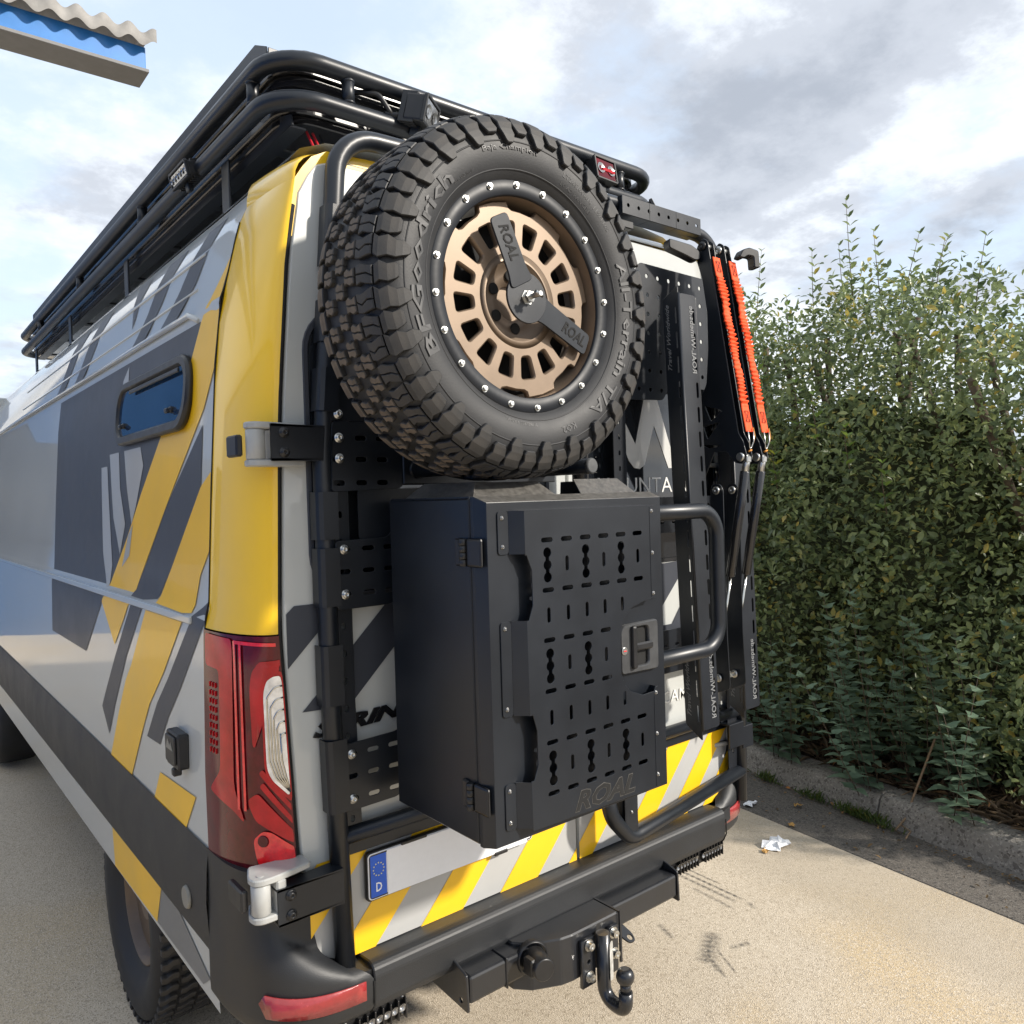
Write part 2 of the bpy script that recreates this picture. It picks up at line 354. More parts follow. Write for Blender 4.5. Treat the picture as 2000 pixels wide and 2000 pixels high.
# ================================================================== THE VAN
van = thing('camper_van', 'silver grey and yellow striped camper van with black rear carriers, seen from behind', 'van', (0, 3.0, GZ))
def lin(a, b, n): return [a + (b - a) * i / (n - 1) for i in range(n)]
zside = [.50, .6, .7, .8, .9, 1.0, 1.1, 1.25, 1.44, 1.474, 1.490, 1.5, 1.6, 1.8, 2.0, 2.1, 2.234, 2.252, 2.3, 2.45, 2.55, 2.6]
ROOFZ = [(.80, 2.585), (.77, 2.62), (.70, 2.65), (.55, 2.668), (.25, 2.676), (0, 2.678)]
for sg in (-1, 1):
    b = MB(); patch(b, lambda y, z: Vector((sg * S(z) + OX(sg), y, z)), [.242, .8, 2.0, 3.2, 4.4, 5.6], zside)
    sp = b.build('side_panel', grey, van)
    # the pressed ledge that runs along the side and the drip step above the windows
    k = MB(); k.prism(roundpoly([(.34, 1.452), (5.5, 1.452), (5.5, 1.472), (.34, 1.472)], .006), (sg * (S(1.46) - .004) + OX(sg), 0, 0), (0, 1, 0), (0, 0, 1), (sg * .012, 0, 0), bev=.003); k.build('waist_ledge', grey, sp)
    if sg < 0:
        k = MB(); k.tube([(-.928, .40, 2.236), (-.936, .46, 2.262), (-.934, 4.5, 2.262)], .008, 8); k.build('drip_ledge', grey, sp)
        for z in (2.34, 2.44):
            k = MB(); k.tube([(-S(z) - .0, .48, z), (-S(z), 3.6, z)], .004, 6); k.build('pressed_rib', grey, sp)
        F = sidemap(.0016); DK = []
        def hstrip(Rr, Ll): return [Rr[i] for i in range(len(Rr))] + Ll[::-1]
        DK.append(hstrip([(.30, 2.62), (.42, 2.50), (.51, 2.365), (.655, 2.258)], [(.44, 2.62), (.565, 2.50), (.66, 2.378), (.81, 2.258)]))
        DK.append(hstrip([(.64, 2.62), (.755, 2.50), (.846, 2.38), (.985, 2.258)], [(.86, 2.62), (.94, 2.50), (1.0, 2.378), (1.135, 2.258)]))
        DK.append([(1.03, 2.62), (1.13, 2.525), (1.178, 2.379), (1.185, 2.36), (1.30, 2.53), (1.36, 2.62)])
        for q in (1.55, 1.95): DK.append([(q, 2.62), (q + .14, 2.5), (q + .34, 2.28), (q + .5, 2.28), (q + .34, 2.5), (q + .22, 2.62)])
        DK.append([(.383, 2.232), (.352, 2.207), (.434, 2.136), (.68, 1.958), (.871, 1.80), (1.03, 1.66), (1.6, 1.22), (2.3, 1.22), (2.3, 2.232)])
        DK.append([(.318, 1.957), (.618, 1.747), (.801, 1.585), (.868, 1.535), (.94, 1.478), (.80, 1.478), (.667, 1.490), (.532, 1.598), (.316, 1.80)])
        DK.append([(.94, 1.450), (1.15, 1.26), (1.35, 1.06), (1.26, .98), (.998, 1.284), (.81, 1.450)])
        DK.append([(.349, 1.470), (.247, 1.514), (.244, 1.464), (.44, 1.272), (.551, 1.175), (.635, 1.082), (.77, 1.077), (.659, 1.195), (.554, 1.279), (.36, 1.45)])
        for pl in DK: decal('charcoal_stripe', [pl], F, char, sp)
        YL = [[(.243, 2.372), (.34, 2.263), (.377, 2.229), (.434, 2.136), (.68, 1.958), (.871, 1.80), (1.03, 1.66), (1.33, 1.43), (1.15, 1.3), (1.011, 1.409), (.868, 1.535), (.618, 1.747), (.311, 1.997), (.243, 2.09)],
              [(.667, 1.479), (.532, 1.598), (.316, 1.80), (.243, 1.835), (.243, 1.64), (.305, 1.577), (.348, 1.48), (.42, 1.474)],
              [(.419, 1.450), (.591, 1.291), (.732, 1.181), (.975, .905), (1.25, .905), (1.006, 1.208), (.939, 1.263), (.765, 1.450)],
              [(.646, 1.001), (.329, 1.016), (.42, .912), (.72, .906)]]
        for pl in YL: decal('yellow_stripe', [pl], sidemap(.0022), yellow_film, sp)
        decal('yellow_stripe', [[(1.30, .645), (.70, .655), (.78, .515), (1.30, .505)]], sidemap(.0022), yellow_film, sp)
        decal('charcoal_stripe', [[(.70, .650), (.55, .648), (.30, .56), (.36, .52), (.775, .515)]], sidemap(.002), mat('mid_grey_film', (.15, .155, .16), .4, coat=.3, var=.05), sp)
        # mountain graphic behind the window, torn light shapes on the charcoal field
        for pl in ([(1.10, 1.94), (1.05, 1.82), (.98, 1.70), (.93, 1.76), (.86, 1.88), (.90, 1.94)], [(1.30, 1.94), (1.22, 1.72), (1.12, 1.60), (1.06, 1.70), (1.14, 1.82), (1.17, 1.94)], [(1.02, 1.665), (.965, 1.70), (1.0, 1.60), (1.09, 1.56)],
                   [(1.42, 1.9), (1.36, 1.6), (1.27, 1.45), (1.22, 1.56), (1.33, 1.9)], [(1.06, 2.02), (1.10, 2.22), (1.16, 2.18), (1.22, 2.02)]):
            decal('mountain_graphic', [pl], sidemap(.0028), grey_film, sp, step=.05)
    # dark moulding and the sill below it
    k = MB(); patch(k, lambda u, z: Vector((sg * (1.004 + .010 * math.sin(PI * (z - .655) / .26)) + OX(sg), u, z)), [.244, .6, 1.2, 2.4, 5.6], [.655, .67, .70, .78, .86, .90, .912]); k.build('side_moulding', plastic, van)
    if sg < 0:
        k = MB(); k.cyl((-1.012, .395, .742), (-1.021, .395, .742), .030, .028, 24, bev=.002); o = k.build('moulding_badge', oval, van)
        k = MB()
        k.prism(roundpoly([(.375, 1.075), (.475, 1.075), (.475, 1.168), (.375, 1.168)], .010), (-1.000, 0, 0), (0, 1, 0), (0, 0, 1), (-.030, 0, 0), bev=.004)
        k.prism(roundpoly([(.385, 1.088), (.465, 1.088), (.465, 1.160), (.385, 1.160)], .008), (-1.030, 0, 0), (0, 1, 0), (0, 0, 1), (-.006, 0, 0), bev=.002)
        k.box(-1.034, -1.012, .405, .425, 1.055, 1.076, .003); sk = k.build('power_socket_cover', blackp, van)
        k = MB(); k.prism([(.395, 1.125), (.412, 1.145), (.420, 1.135), (.436, 1.150), (.452, 1.125)], (-1.0365, 0, 0), (0, 1, 0), (0, 0, 1), (-.0012, 0, 0)); k.build('embossed_mountain_mark', oval, sk)
b = MB()
prof = [(-x, z) for x, z in ROOFZ] + [(x - .11, z) for x, z in ROOFZ[::-1][1:]]
for y0, y1 in ((.10, 1.5), (1.5, 3.2), (3.2, 5.0)):
    v = [Vector((x, y, z)) for y in (y0, y1) for x, z in prof]; n = len(prof)
    b.add(v, [[i, i + 1, n + i + 1, n + i] for i in range(n - 1)], True)
b.build('roof', grey, van)
# black shell behind the door gaps, underbody, front end
k = MB(); k.prism([(-.80, .62), (.69, .62), (.78, 1.0), (.78, 1.9), (.66, 2.50), (-.77, 2.50), (-.89, 1.9), (-.89, 1.0)], (0, .03, 0), (1, 0, 0), (0, 0, 1), (0, .02, 0)); k.box(-.955, .845, .25, 5.5, .47, .52); k.box(-.90, .79, 5.4, 5.46, .5, 2.4); k.build('inner_shell', shadow_black, van)
k = MB(); k.box(-.985, .875, 5.6, 6.5, .45, 1.35, .12, seg=3); k.prism([(5.0, 1.3), (6.3, 1.3), (5.5, 2.0), (5.0, 2.62)], (-.93, 0, 0), (0, 1, 0), (0, 0, 1), (1.75, 0, 0), bev=.05); k.build('front_end', grey, van)
# corner pillars
ts = lin(0, 1, 13)
for sg in (-1, 1):
    b = MB()
    patch(b, lambda t, z: cor(t, z, 0, sg), ts, [1.455, 1.5, 1.6, 1.75, 1.9, 2.05, 2.2, 2.3, 2.4, 2.46, 2.50])
    def cap(t, q):
        p = cor(t, 2.50, 0, sg); a = q * PI / 2; e = 1 - math.cos(a)
        return Vector((p.x - sg * e * .13, p.y + e * (.05 + .10 * t), 2.50 + (.092 + .028 * t) * math.sin(a)))
    patch(b, cap, ts, lin(0, 1, 8))
    pl = b.build('corner_pillar', yellow, van)
    # yellow flange between the rounded door corner and the pillar
    P = [(D(z) + .013, z) for z in lin(2.36, 2.50, 6)] + [(.808, 2.535), (.785, 2.563), (.745, 2.585), (.60, 2.592), (.60, 2.50)]
    k = MB(); k.prism([(sg * x + OX(sg), z) for x, z in P], (0, .004, 0), (1, 0, 0), (0, 0, 1), (0, .06, 0)); k.build('pillar_flange', yellow, pl)
    k = MB(); k.tube([cor(1, z, .0006, sg) for z in lin(.93, 2.46, 40)], .0022, 6); k.build('panel_seam', shadow_black, pl)
# lip above the doors
k = MB(); patch(k, lambda u, q: Vector((u, .003 + .10 * q * q, 2.566 + .055 * q)), lin(-.72, .60, 8), [0, .25, .5, .75, 1]); k.build('roof_lip', grey, van)
# tail lights
def lens(name, polys, off, m_, parent, sg):
    polys = [roundpoly([(t, z) for t, z in p], .03, 3) if len(p) > 4 else p for p in polys]
    return decal(name, polys, lambda t, z: cor(t, z, off, sg), m_, parent, step=.04, axis=0)
def sq(t0, t1, z0, z1): return [(t0, z0), (t1, z0), (t1, z1), (t0, z1)]
for sg in (-1, 1):
    b = MB(); patch(b, lambda t, z: cor(t, z, .004, sg), ts, [.905, 1.0, 1.1, 1.2, 1.3, 1.4, 1.452])
    tl = b.build('tail_light', darkred, van)
    lens('red_lens', [[(.58, 1.443), (.95, 1.447), (.95, 1.37), (.75, 1.366), (.75, 1.13), (.90, 1.075), (.62, 1.045), (.50, 1.02), (.60, 1.10)]], .007, redlens, tl, sg)
    for t in (.555, .490):
        lens('light_guide', [sq(t - .012, t + .012, 1.05, 1.440)], .0075, brightred, tl, sg)
    lens('light_guide', [[(.56, 1.441), (.06, 1.437), (.06, 1.429), (.56, 1.433)]], .0075, brightred, tl, sg)
    lens('red_lens', [[(.47, 1.075), (.36, 1.095), (.02, 1.005), (.02, .975), (.40, 1.03)]], .007, redlens, tl, sg)
    for dz in (.0, .03): lens('red_lens', [[(.34, 1.14 - dz), (.30, 1.15 - dz), (.02, 1.066 - dz), (.02, 1.050 - dz), (.30, 1.128 - dz)]], .0066, redlens, tl, sg)
    lens('red_lens', [[(.40, 1.33), (.37, 1.37), (.28, 1.395), (.02, 1.398), (.02, 1.385), (.26, 1.382), (.34, 1.355), (.355, 1.2), (.39, 1.2)]], .0066, redlens, tl, sg)
    wl = [(.02, 1.362), (.12, 1.362), (.20, 1.352), (.245, 1.325), (.25, 1.15), (.20, 1.125), (.02, 1.083)]
    lens('lens_bezel', [[(.0, 1.372), (.13, 1.372), (.22, 1.360), (.272, 1.33), (.277, 1.145), (.22, 1.115), (.0, 1.068)]], .0072, redlens, tl, sg)
    lw = lens('reversing_lens', [wl], .0085, clear, tl, sg)
    for q in range(5):
        f_ = .022 + q * .034
        k = MB(); k.tube([cor(t, z, .0095, sg) for t, z in ((.02, 1.357 - f_ * .8), (.12 - f_ * .3, 1.356 - f_ * .8), (.225 - f_ * .9, 1.33 - f_ * .7), (.235 - f_ * .95, 1.24), (.236 - f_ * .95, 1.17), (.18 - f_ * .8, 1.13), (.02, 1.095))], .0022, 6, fillet=.02, fs=4); k.build('lens_ring', chrome, lw)
    lens('red_reflector_lens', [[(.40, .935), (.43, .985), (.33, 1.008), (.24, 1.005), (.02, .966), (.02, .922), (.35, .918)]], .0078, brightred, tl, sg)
    k = MB(); pc = cor(.33, .985, .008, sg); nn = (cor(.33, .985, .03, sg) - pc).normalized(); k.cyl(pc, pc + nn * .004, .014, .012, 16); k.build('bulb_socket', darkred, tl)
    k = MB()
    for i in range(9):
        for q in (.81, .85, .89): k.box(-.003, .003, -.002, .002, -.006, .006, M=Matrix.Translation(cor(q, 1.17 + i * .0195, .004, sg)))
    k.build('marker_grid', redlens, tl)
# ------------------------------------------------------------------ rear doors
def door_outline(sg):
    L_ = []; ox = OX(sg)
    for z in lin(.76, 2.44, 18): L_.append((D(z), z))
    top = [(D(2.44) - .004, 2.47), (.800, 2.515), (.778, 2.545), (.745, 2.558)]
    bot = [(.004, .655), (.70, .655), (.745, .658), (.785, .672), (.812, .70)]
    p = bot + [(.832, .735)] + L_ + top + [(.004, 2.562)]
    return [(sg * x + (ox if x > .1 else 0), z) for x, z in (p if sg > 0 else p[::-1])]
doors = {}
for sg in (-1, 1):
    dr = plateobj('rear_door', door_outline(sg), [], .03, axes((0, .015, 0), (1, 0, 0), (0, 0, 1), (0, -1, 0)), grey, van, bev=.004); doors[sg] = dr
    # window and its pressed surround
    wo = rrect(.075, .828 + OX(sg), 1.52, 2.215, .11, 8); wi = rrect(.088, .815 + OX(sg), 1.533, 2.202, .10, 8)
    f = lambda P: [(sg * x, z) for x, z in P]
    wn = plateobj('window', f(wi), [], .004, XZ(-.0015), glass, dr, bev=.001)
    plateobj('window_surround', f(wo), [f(wi)], .006, XZ(-.002), char if sg < 0 else blackp, dr, bev=.0015)
    # black edge seal round the door
    k = MB(); k.tube([(sg * (x + .004) + OX(sg), .004, z) for x, z in [(D(z) + .004, z) for z in lin(.77, 2.44, 24)]], .006, 6); k.build('door_seal', shadow_black, dr)
fd = lambda off: (lambda x, z: Vector((x, -off, z)))
for pl in ([(-.60, 1.80 - .03), (-.805, 1.572), (-.889, 1.498), (-.889, 1.372), (-.60, 1.655)], [(-.42, 1.70), (-.735, 1.393), (-.735, 1.262), (-.42, 1.57)], [(-.76, 1.36), (-.858, 1.267), (-.76, 1.262)]):
    decal('charcoal_stripe', [clip(pl, 1, 1.515, False)], fd(.0018), char, doors[-1], step=.2)
for pl in ([(.56, 1.52), (.40, 1.36), (.40, 1.515)], [(.28, 1.31), (.46, 1.31), (.56, 1.43), (.56, 1.29), (.47, 1.20), (.28, 1.20)]):
    decal('charcoal_stripe', [pl], fd(.0018), char, doors[1], step=.2)
k = 0.92
def diag(x0, x1, zt=.906, zb=.6565, lim=None):
    P = [(x0, zb), (x1, zb), (x1 + k * (zt - zb), zt), (x0 + k * (zt - zb), zt)]
    if lim: P = clip(clip(P, 0, lim[0], True), 0, lim[1], False)
    return P
gl = clip(clip([(-.855, .70), (-.82, .68), (-.78, .6585), (-.006, .6585), (-.006, .906), (-.835, .906), (-.862, .89)], 0, -.9, True), 0, -.004, False)
decal('grey_band', [gl], fd(.0012), grey_film, doors[-1], step=.3)
decal('grey_band', [[(.006, .6585), (.60, .6585), (.65, .665), (.70, .70), (.752, .86), (.752, .94), (.56, .92), (.40, .906), (.006, .906)]], fd(.0012), grey_film, doors[1], step=.3)
for x0, x1 in ((-1.065, -.93), (-.801, -.689), (-.558, -.426), (-.299, -.161), (-.039, .073)):
    P = clip(diag(x0, x1), 0, -.006, False); P = clip(P, 0, -.856, True)
    if len(P) >= 3: decal('yellow_stripe', [P], fd(.0024), yellow_film, doors[-1], step=.3)
for x0, x1 in ((-.039, .06), (.199, .315), (.414, .515), (.60, .71)):
    P = clip(clip(diag(x0, x1, .93), 0, .006, True), 0, .752, False)
    if len(P) >= 3: decal('yellow_stripe', [P], fd(.0024), yellow_film, doors[1], step=.3)
Mtx = lambda x, y, z: axes((x, y, z), (1, 0, 0), (0, 0, 1), (0, -1, 0))
kb = MB(); kb.mesh(fit_text('SPRINTER', .385, .037, .002, .35, .05), axes((-.835, -.004, 1.200), (1, 0, .04), (0, 0, 1), (0, -1, 0))); kb.build('lettering', powder_gloss, doors[-1])
kb = MB(); kb.mesh(fit_text('MOUNTAIN', .43, .050, .0005, 0, -.005), Mtx(.125, -.0045, 1.752)); kb.build('lettering', white_film, doors[1])
kb = MB(); kb.mesh(fit_text('CAMPER', .23, .040, .0005, .05, .005), Mtx(.402, -.003, 1.048)); kb.build('lettering', white_film, doors[1])
kb = MB(); kb.mesh(fit_text('4x4', .055, .03, .001, .4, .0), Mtx(.655, -.003, 1.05)); kb.build('lettering', powder_gloss, doors[1])
mpx = [(-.02, 1.915), (.06, 2.062), (.085, 2.075), (.115, 2.072), (.135, 2.05), (.20, 1.90), (.232, 2.015), (.245, 2.02), (.262, 2.00), (.312, 1.905), (.35, 2.06), (.372, 2.077), (.40, 2.075), (.422, 2.045), (.475, 1.90), (.50, 1.83), (.455, 1.83), (.385, 1.975), (.345, 1.86), (.335, 1.838), (.31, 1.828), (.285, 1.832), (.262, 1.855), (.205, 1.965)]
M_ = [(.196, 2.035), (.215, 2.035), (.300, 1.908), (.345, 2.055), (.362, 2.075), (.392, 2.077), (.412, 2.055), (.455, 1.945), (.502, 1.832), (.460, 1.832), (.392, 1.972), (.352, 1.868), (.342, 1.842), (.318, 1.829), (.292, 1.832), (.268, 1.855), (.196, 1.985)]
plateobj('logo_mark', M_, [], .0012, XZ(-.0045), logo_film, doors[1])
# ------------------------------------------------------------------ hinges
for sg in (-1, 1):
    for z, x0, dy in ((1.883, .978, 0), (.892, 1.010, .02)):
        if sg > 0: x0 -= .085; dy = -.025
        f = lambda x: sg * x + OX(sg)
        b = MB()
        b.cyl((f(x0 - .024), -.022 - dy, z - .0335), (f(x0 - .024), -.022 - dy, z + .0335), .021, seg=24, bev=.002)
        for q in (-1, 1):
            P = [(f(x0 - .140), .002), (f(x0 - .140), -.030 - dy), (f(x0 - .050), -.046 - dy), (f(x0 - .018), -.046 - dy), (f(x0 - .002), -.034 - dy), (f(x0), -.010 - dy), (f(x0 - .02), .002 + dy)]
            zz = z + q * .0415
            b.prism(roundpoly(P, .008), (0, 0, zz - .0075), (1, 0, 0), (0, 1, 0), (0, 0, .015), bev=.003)
        b.box(*sorted((f(x0 - .075), f(x0 - .052))), -.044 - dy, .0, z - .036, z + .036, .004)
        h = b.build('hinge', hingem, van)
        k = MB(); k.cyl((f(x0 - .024), -.022 - dy, z + .0488), (f(x0 - .024), -.022 - dy, z + .0505), .008, seg=14); k.build('hinge_pin', hingem, h)
        k = MB(); k.box(*sorted((f(x0), f(x0 + .016))), -.012 - dy, .05, z - .026, z + .022, .004); k.build('hinge_stop', blackp, h)
# ------------------------------------------------------------------ bumper
def bump_pt(t, z, sg=-1, off=0.0):
    a = t * PI / 2; e = 2 / 3.0
    ca, sa = max(0, math.cos(a)) ** e, max(0, math.sin(a)) ** e
    xh = D(max(z, .70)) + .010; lo = Vector((.737 + .272 * ca, .25 - .327 * sa, 0)); hi = Vector((xh + (1.006 - xh) * ca, .25 - .252 * sa, 0))
    q = min(1, max(0, (z - .628 - .07 * ca) / (.075 + .10 * ca))); q = q * q * (3 - 2 * q)
    p = lo.lerp(hi, q); low = max(0, (.575 - z) / .04); p.x -= .022 * low * low * ca; p.y += .030 * low * low
    n = Vector((ca, -sa, 0)).normalized()
    p = p + n * off
    return Vector((sg * p.x + OX(sg) * 1.15, p.y + (.03 if sg > 0 else 0), z))
zb = [.535, .542, .552, .565, .59, .615, .63, .64, .65, .66, .67, .68, .69, .70, .712, .724, .736, .75, .765, .78, .80, .84, .88, .905, .915]
for sg in (-1, 1):
    b = MB(); patch(b, lambda t, z: bump_pt(t, z, sg), lin(0, 1, 26), zb)
    patch(b, lambda t, q: bump_pt(t, .915, sg) * (1 - q) + Vector((sg * .87 + OX(sg), .22, .905)) * q, lin(0, 1, 26), [0, 1])
    b.prism([(sg * .735 + OX(sg), -.066), (sg * .80 + OX(sg), -.05), (sg * .90 + OX(sg), .03), (sg * .735 + OX(sg), .03)], (0, 0, .600), (1, 0, 0), (0, 1, 0), (0, 0, .046))
    bc = b.build('bumper_corner', plastic, van)
    rm = MB(); rp = [(.40, .628), (.45, .596), (.985, .590), (.985, .634), (.44, .648)]
    for o_, flip in ((.004, 0),):
        pass
    lensd = decal('reflector', [rp], lambda t, z: bump_pt(t, z, sg, .004), reflect_red, bc, step=.05, axis=0)
    md = lensd.modifiers.new('thick', 'SOLIDIFY'); md.thickness = .004; md.offset = 0
    k = MB(); k.tube([(sg * .7365 + OX(sg), bump_pt(1, z).y - .001, z) for z in (.540, .55, .575, .60, .625)], .0025, 6); k.build('bumper_seam', shadow_black, bc)
b = MB()
bp = [(.05, .51), (-.045, .535), (-.066, .550), (-.075, .568), (-.0775, .63), (-.074, .648), (-.064, .657), (-.048, .660), (-.012, .656), (.05, .656)]
b.prism(bp, (-.735, 0, 0), (0, 1, 0), (0, 0, 1), (1.36, 0, 0), bev=.003); b.build('bumper_centre', plastic, van)
# ------------------------------------------------------------------ side window
wo = rrect(.400, 1.17, 1.955, 2.16, .085, 7); wi = rrect(.43, 1.14, 1.985, 2.132, .065, 7)
Ms = axes((-S(2.05) - .010, 0, 2.057), (0, 1, 0), (.10, 0, 1), (-1, 0, .10))
sh = lambda P: [(y, z - 2.057) for y, z in P]
def skew(P): return [(y, z - .02 * (y - .8)) for y, z in P]
sw = plateobj('side_window', sh(wi), [], .004, Ms, blueglass, van, bev=.001)
plateobj('frame', sh(wo), [sh(wi)], .022, Ms, blackp, sw, bev=.006)
k = MB(); k.box(0, .006, .47, .98, 2.112, 2.124, .002, M=Matrix.Translation((-S(2.1) - .022, 0, 0))); k.build('blind_rail', blackp, sw)
for y in (.545, 1.06):
    k = MB(); k.box(-.975, -.955, y - .018, y + .018, 2.010, 2.026, .005); k.box(-.982, -.972, y - .012, y + .014, 2.008, 2.022, .003); k.build('latch', blackp, sw)
# ------------------------------------------------------------------ road wheels
def wheel_mesh_parts(parent, x, y, z, sg):
    prof = [(.20, .085), (.235, .10), (.25, .112), (.29, .128), (.33, .130), (.36, .120), (.374, .100), (.378, .05), (.378, -.05), (.374, -.10), (.36, -.12), (.30, -.13), (.22, -.10)]
    b = MB(); b.lathe(prof, (x, y, z), (sg, 0, 0), 48); ty = b.build('tyre', rubber, parent)
    b = MB(); b.lathe([(0, .06), (.06, .07), (.08, .045), (.17, .06), (.19, .03), (.2, .09), (.205, .09), (.205, -.09)], (x, y, z), (sg, 0, 0), 36); b.build('rim', bronze, parent)
    return ty
def lug_mesh():
    me = bpy.data.meshes.new('tread_block'); b = MB()
    b.prism(roundpoly([(-.027, -.014), (-.008, -.017), (.008, -.006), (.027, -.009), (.027, .012), (.006, .015), (-.01, .005), (-.027, .008)], .003, 2), (0, 0, .370), (1, 0, 0), (0, 1, 0), (0, 0, .020), bev=.002)
    bmesh.ops.recalc_face_normals(b.bm, faces=b.bm.faces); b.bm.to_mesh(me); b.bm.free(); me.materials.append(tread); return me
LUG = lug_mesh()
for x, y in ((-.838, 1.27), (.728, 1.27), (-.86, 4.93), (.75, 4.93)):
    wh = bpy.data.objects.new('road_wheel', None); link(wh, van, (x, y, .36)); ty = wheel_mesh_parts(wh, x, y, .36, 1 if x > 0 else -1)
    if x < 0 and y < 2:
        for i in range(52):
            for j in range(4):
                if j in (1, 2) or True:
                    th = 2 * PI * (i + .5 * (j % 2)) / 52
                    o = bpy.data.objects.new('tread_block', LUG); link(o, ty, (x + (j - 1.5) * .062, y, .36))
                    o.rotation_euler = (th, 0, 0)
# ------------------------------------------------------------------ number plate
pl = thing('number_plate', 'white number plate with a blue EU band, its characters covered by a blank white patch', 'number plate', (-.45, -.02, .838))
px0, px1, pz0, pz1 = -.713, -.193, .782, .895
plateobj('backing', rrect(px0 - .004, px1 + .004, pz0 - .004, pz1 + .004, .012), [], .012, XZ(-.012), blackp, pl, bev=.002)
plateobj('face', rrect(px0, px1, pz0, pz1, .010), [], .003, XZ(-.0195), plate_white, pl, bev=.001)
plateobj('rim_line', rrect(px0 + .003, px1 - .003, pz0 + .003, pz1 - .003, .008), [rrect(px0 + .006, px1 - .006, pz0 + .006, pz1 - .006, .006)], .001, XZ(-.0213), blackp, pl)
plateobj('country_band', [(px0 + .006, pz0 + .006), (px0 + .050, pz0 + .006), (px0 + .050, pz1 - .006), (px0 + .006, pz1 - .006)], [], .001, XZ(-.0214), plate_blue, pl)
kb = MB(); kb.mesh(fit_text('D', .016, .022, .0004, 0, .012), Mtx(px0 + .020, -.0222, pz0 + .018)); kb.build('country_letter', plate_white, pl)
kb = MB()
for i in range(12):
    a = 2 * PI * i / 12; cx, cz = px0 + .028 + .0145 * math.cos(a), pz0 + .072 + .0155 * math.sin(a)
    kb.prism([(cx + (.0024 if j % 2 else .0011) * math.sin(PI * j / 5), cz - (.0024 if j % 2 else .0011) * math.cos(PI * j / 5)) for j in range(10)], (0, -.0220, 0), (1, 0, 0), (0, 0, 1), (0, -.0005, 0))
kb.build('star_ring', starm, pl)
pp = [(px0 + .052, pz0 + .001), (px1 - .02, pz0 - .002), (px1 - .06, pz1 - .003), (px0 + .052, pz1 - .002)]
plateobj('blank_patch', pp, [], .001, XZ(-.0222), plate_white, pl)
kb = MB(); kb.box(-.62, -.545, -.026, -.014, pz1 - .003, pz1 + .006, .002); kb.build('retaining_clip', blackp, pl)
kb = MB(); kb.box(-.33, -.285, -.026, -.014, pz0 - .008, pz0 + .002, .002); kb.build('retaining_clip', blackp, pl)
# ================================================================== ROOF RACK
rack = thing('roof_rack', 'black tubular double rail roof rack with a ribbed platform on top of the van', 'roof rack', (0, 2.2, 2.68))
X0, Y0, Y1 = .757, .25, 4.6
for z, nm in ((2.932, 'upper_rail'), (2.829, 'lower_rail')):
    b = MB(); b.tube([(-X0, Y0, z), (X0 - .01, Y0, z), (X0 - .01, Y1, z), (-X0, Y1, z)], .0245, 14, fillet=.13, closed=True, fs=8); b.build(nm, powder, rack)
for x, y in [(-.55, Y0), (.535, Y0)] + [(s_ * X0, y) for s_ in (-1, 1) for y in (.41, 1.545, 2.7, 3.85)]:
    xx = x - .01 if x > .6 else x
    b = MB(); b.cyl((xx, y, 2.842), (xx, y, 2.92), .0175, seg=14); b.lathe([(.0175, 0), (.021, .003), (.0175, .008)], (xx, y, 2.847), (0, 0, 1), 12); b.lathe([(.0175, 0), (.021, .004), (.0175, .008)], (xx, y, 2.906), (0, 0, 1), 12); b.build('post', powder, rack)
b = MB()
def ring(off, z0, z1, r):
    P = rrect(-.722 + off, .712 - off, .300 + off, 4.5 - off, r, 6)
    b.prism(P, (0, 0, 0), (1, 0, 0), (0, 1, 0), (0, 0, z1 - z0)) if False else b.prism(P, (0, 0, z0), (1, 0, 0), (0, 1, 0), (0, 0, z1 - z0), bev=.003)
for i, (o_, z0, z1) in enumerate(((.0, 2.925, 2.948), (.010, 2.906, 2.925), (.002, 2.888, 2.906), (.012, 2.872, 2.888), (.002, 2.856, 2.872), (.012, 2.838, 2.856), (.004, 2.818, 2.838), (.014, 2.795, 2.818))): ring(o_, z0, z1, .09)
b.build('ribbed_platform', powder_gloss, rack)
# side wing plate with cut outs
hl = []
for y in lin(.62, 4.2, 12):
    hl.append(slot(y, 2.985, .05, .020)); hl.append(circ(y + .15, 3.035, .005, 8)); hl.append(slot(y + .15, 2.985, .03, .005, True))
plateobj('side_plate', [(.44, 2.95), (4.5, 2.95), (4.5, 3.085), (.52, 3.085), (.44, 3.045)], hl, .004, YZ(-.700), powder, rack, bev=.0008)
b = MB(); b.box(-.700, -.60, .43, .436, 2.93, 3.04, .002); b.tube([(-.69, .46, 3.03), (-.60, .40, 3.035), (-.50, .36, 3.01), (-.42, .36, 2.95)], .012, 10, fillet=.05); b.build('corner_gusset', powder, rack)
for sg in (-1, 1):
    b = MB(); b.prism([(.29, 2.770), (4.4, 2.785), (4.4, 2.815), (.38, 2.822), (.30, 2.800)], (sg * .70, 0, 0), (0, 1, 0), (0, 0, 1), (-sg * .005, 0, 0)); b.box(*sorted((sg * .70, sg * .655)), .30, 4.4, 2.768, 2.773); b.build('mounting_rail', powder, rack)
    for y in (.70, 1.9, 3.1, 4.2):
        b = MB(); b.box(*sorted((sg * .73, sg * .738)), y - .03, y + .03, 2.62, 2.80, .002); b.box(*sorted((sg * .70, sg * .76)), y - .03, y + .03, 2.61, 2.618, .002); b.build('foot', powder, rack)
b = MB()
for y in lin(.5, 4.3, 8): b.box(-.69, .69, y, y + .05, 2.79, 2.82, .003)
b.build('cross_bar', powder, rack)
for i, x in enumerate((-.64, -.622, -.60)):
    b = MB(); b.tube([(x, .33, 2.78), (x + .01, .30, 2.72), (x + .012, .27, 2.66)], .004, 6, fillet=.02); b.build('cable', [redwire, redwire, blackp][i], rack)
